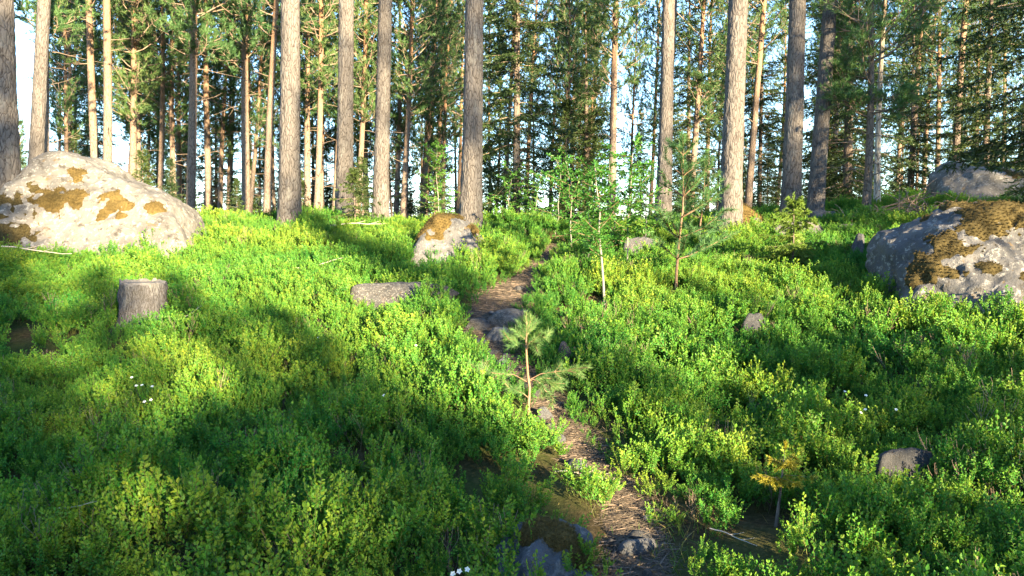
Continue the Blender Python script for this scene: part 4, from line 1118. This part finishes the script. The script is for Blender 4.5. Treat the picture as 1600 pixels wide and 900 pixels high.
x = rgs.uniform(-1, 1, ncand) * half
wgt = half / half.max()
keep = rgs.random(ncand) < wgt * np.interp(y, [0, 6, 13, 24], [1, 1, .75, .4]) * 1.35
x, y = x[keep], y[keep]
q3 = np.c_[x, y, np.zeros(len(x))]
dens = fbm(q3 * 1.4, 3, 41) + .35 * fbm(q3 * 4.2, 2, 43)
pd = path_dist(x, y) - path_half(y)
keep = (dens > -.42) & (pd > -.02 + .06 * vnoise(q3 * 5, 2)) & excl_mask(x, y)
keep &= ~((pd < .22) & (rgs.random(len(x)) < .45))
x, y, q3, pd, dens = x[keep], y[keep], q3[keep], pd[keep], dens[keep]
cell = .42
ci, cj = np.floor(x / cell).astype(int), np.floor(y / cell).astype(int)
best = np.full(len(x), 9.0); bdx = np.zeros(len(x)); bdy = np.zeros(len(x)); chash = np.zeros(len(x))
for di in (-1, 0, 1):
    for dj in (-1, 0, 1):
        a1, a2 = ci + di, cj + dj; zero = np.zeros_like(a1)
        px_, py_ = (a1 + _h(a1, a2, zero, 5)) * cell, (a2 + _h(a1, a2, zero, 6)) * cell
        d_ = np.hypot(x - px_, y - py_); m_ = d_ < best
        best = np.where(m_, d_, best); bdx = np.where(m_, x - px_, bdx); bdy = np.where(m_, y - py_, bdy); chash = np.where(m_, _h(a1, a2, zero, 7), chash)
dome = 1.22 - .62 * np.clip(best / .30, 0, 1) ** 2
hmod = dome * (.72 + .50 * chash) * (1.0 + .25 * fbm(q3 * .8, 2, 51))
lowf = np.ones(len(x))
for (lx, ly, rx, ry, fc) in LOWZ:
    lowf = np.where(((x - lx) / rx) ** 2 + ((y - ly) / ry) ** 2 < 1, np.minimum(lowf, fc), lowf)
scl = lowf * .92 * np.clip(hmod, .42, 1.6) * rgs.uniform(.75, 1.2, len(x)) * np.interp(pd, [0, .3], [.65, 1.0])
z = Hgt(x, y)
rot = np.c_[rgs.normal(0, .13, len(x)) - bdy * 1.3, rgs.normal(0, .13, len(x)) + bdx * 1.3, rgs.uniform(0, 6.283, len(x))]
tint = np.clip(.33 + .3 * chash + .45 * fbm(q3 * .7, 3, 61) + .25 * fbm(q3 * 3, 2, 63) + rgs.normal(0, .1, len(x)), 0, 1)
tag(scatter('bilberry_cover', SPRIGS, np.c_[x, y, z], rot, scl, np.where(rgs.random(len(x)) < .035 + .12 * (fbm(q3 * 1.1, 2, 71) > .38), rgs.integers(NB, NB + 2, len(x)), rgs.integers(0, NB, len(x))), tint), 'bright green bilberry shrubs carpeting the whole slope', 'bilberry', kind='stuff')
print('bilberry sprigs', len(x))

# needle litter and twigs on the path
LIT = []
for q in range(6):
    rg = np.random.default_rng(400 + q); mb = MB(); A, B = [], []
    for _ in range(16):
        p = np.array([rg.normal(0, .04), rg.normal(0, .04), rg.uniform(0, .008)]); a = rg.uniform(0, 6.28); L = rg.uniform(.03, .07); d = np.array([math.cos(a), math.sin(a), rg.normal(0, .12)])
        A.append(p); B.append(p + d * L)
    sticks(mb, A, B, .0009, .0006, 3, 0)
    if q < 2:
        a = rg.uniform(0, 6.28); L = rg.uniform(.06, .16); d = np.array([math.cos(a), math.sin(a), .03]); sticks(mb, [-d * L / 2 + [0, 0, .004]], [d * L / 2 + [0, 0, .006]], .003, .0018, 5, 1)
    LIT.append(mb.mesh('litter', [M_LITTERBIT, M_TWIG]))
n = 3800
k = rgs.integers(0, len(pc), n); k = k[(pc[k, 1] > 2) & (pc[k, 1] < 13)]
off = rgs.uniform(-1.2, 1.2, len(k)) * path_half(pc[k, 1])
xy = pc[k] + nr[k] * off[:, None] + rgs.normal(0, .02, (len(k), 2))
z = Hgt(xy[:, 0], xy[:, 1]) + .014
tag(scatter('needle_litter', LIT, np.c_[xy, z], np.c_[rgs.normal(0, .1, len(k)), rgs.normal(0, .1, len(k)), rgs.uniform(0, 6.28, len(k))], rgs.uniform(.7, 1.3, len(k)), rgs.integers(0, 6, len(k)), rgs.random(len(k))),
    'fallen brown pine needles and twig bits strewn on the path', 'litter', kind='stuff')

# grass
mb = MB(); bb, dd, ll = [], [], []
def grass_patch(px, py, t, r, n, hmax, lean=.5):
    p = P(px, py, t)
    for _ in range(n):
        gx_, gy_ = p[0] + rgs.normal(0, r), p[1] + rgs.normal(0, r); d = norm(np.array([rgs.normal(0, lean), rgs.normal(0, lean), 1])); bb.append((gx_, gy_)); dd.append(d); ll.append(hmax * rgs.uniform(.4, 1))
for a in [(1060, 800, 4.0, .10, 90, .14), (1040, 850, 3.7, .10, 80, .12), (870, 480, 7.9, .22, 260, .12), (840, 460, 8.4, .2, 200, .1), (1350, 800, 3.9, .12, 40, .22), (1300, 790, 4.0, .1, 30, .25), (1500, 830, 3.6, .15, 30, .28), (940, 620, 5.6, .12, 80, .14), (690, 580, 6.0, .25, 60, .2), (1470, 330, 12.5, .3, 50, .4), (40, 700, 3.8, .2, 40, .28), (620, 640, 4.8, .3, 40, .25), (1595, 800, 3.6, .1, 20, .4), (985, 780, 4.1, .2, 60, .07), (900, 650, 5.2, .15, 60, .08)]: grass_patch(*a)
bb = np.array(bb); Bz = np.c_[bb, Hgt(bb[:, 0], bb[:, 1]) - .01]; dd = np.array(dd); ll = np.array(ll)
s = norm(np.cross(dd, rgs.normal(size=dd.shape))) * .0022; bend = np.c_[rgs.normal(0, .25, (len(dd), 2)), np.full(len(dd), -.12)] * ll[:, None]
V = np.stack([Bz - s, Bz + s, Bz + dd * ll[:, None] * .55 + s * .8 + bend * .25, Bz + dd * ll[:, None] * .55 - s * .8 + bend * .25, Bz + dd * ll[:, None] + bend], 1)
b0 = (np.arange(len(dd)) * 5)[:, None]
lvv = np.repeat(rgs.random(len(dd)) * 2, 5)
mb.add(V.reshape(-1, 3), np.concatenate([b0, b0 + 1, b0 + 2, b0 + 3], 1), 0, lvv); mb.add(np.zeros((1, 3)) + Bz[0], np.zeros((0, 3), int), 0)
mb2 = MB(); mb2.add(V.reshape(-1, 3), np.concatenate([b0, b0 + 1, b0 + 2, b0 + 3], 1), 0, lvv)
mb2.f.append((np.concatenate([b0 + 3, b0 + 2, b0 + 4], 1), 0, False))
tag(obj('grass', mb2.mesh('grass', [M_GRASS])), 'thin green grass blades tufted along the path edge', 'grass', kind='stuff')
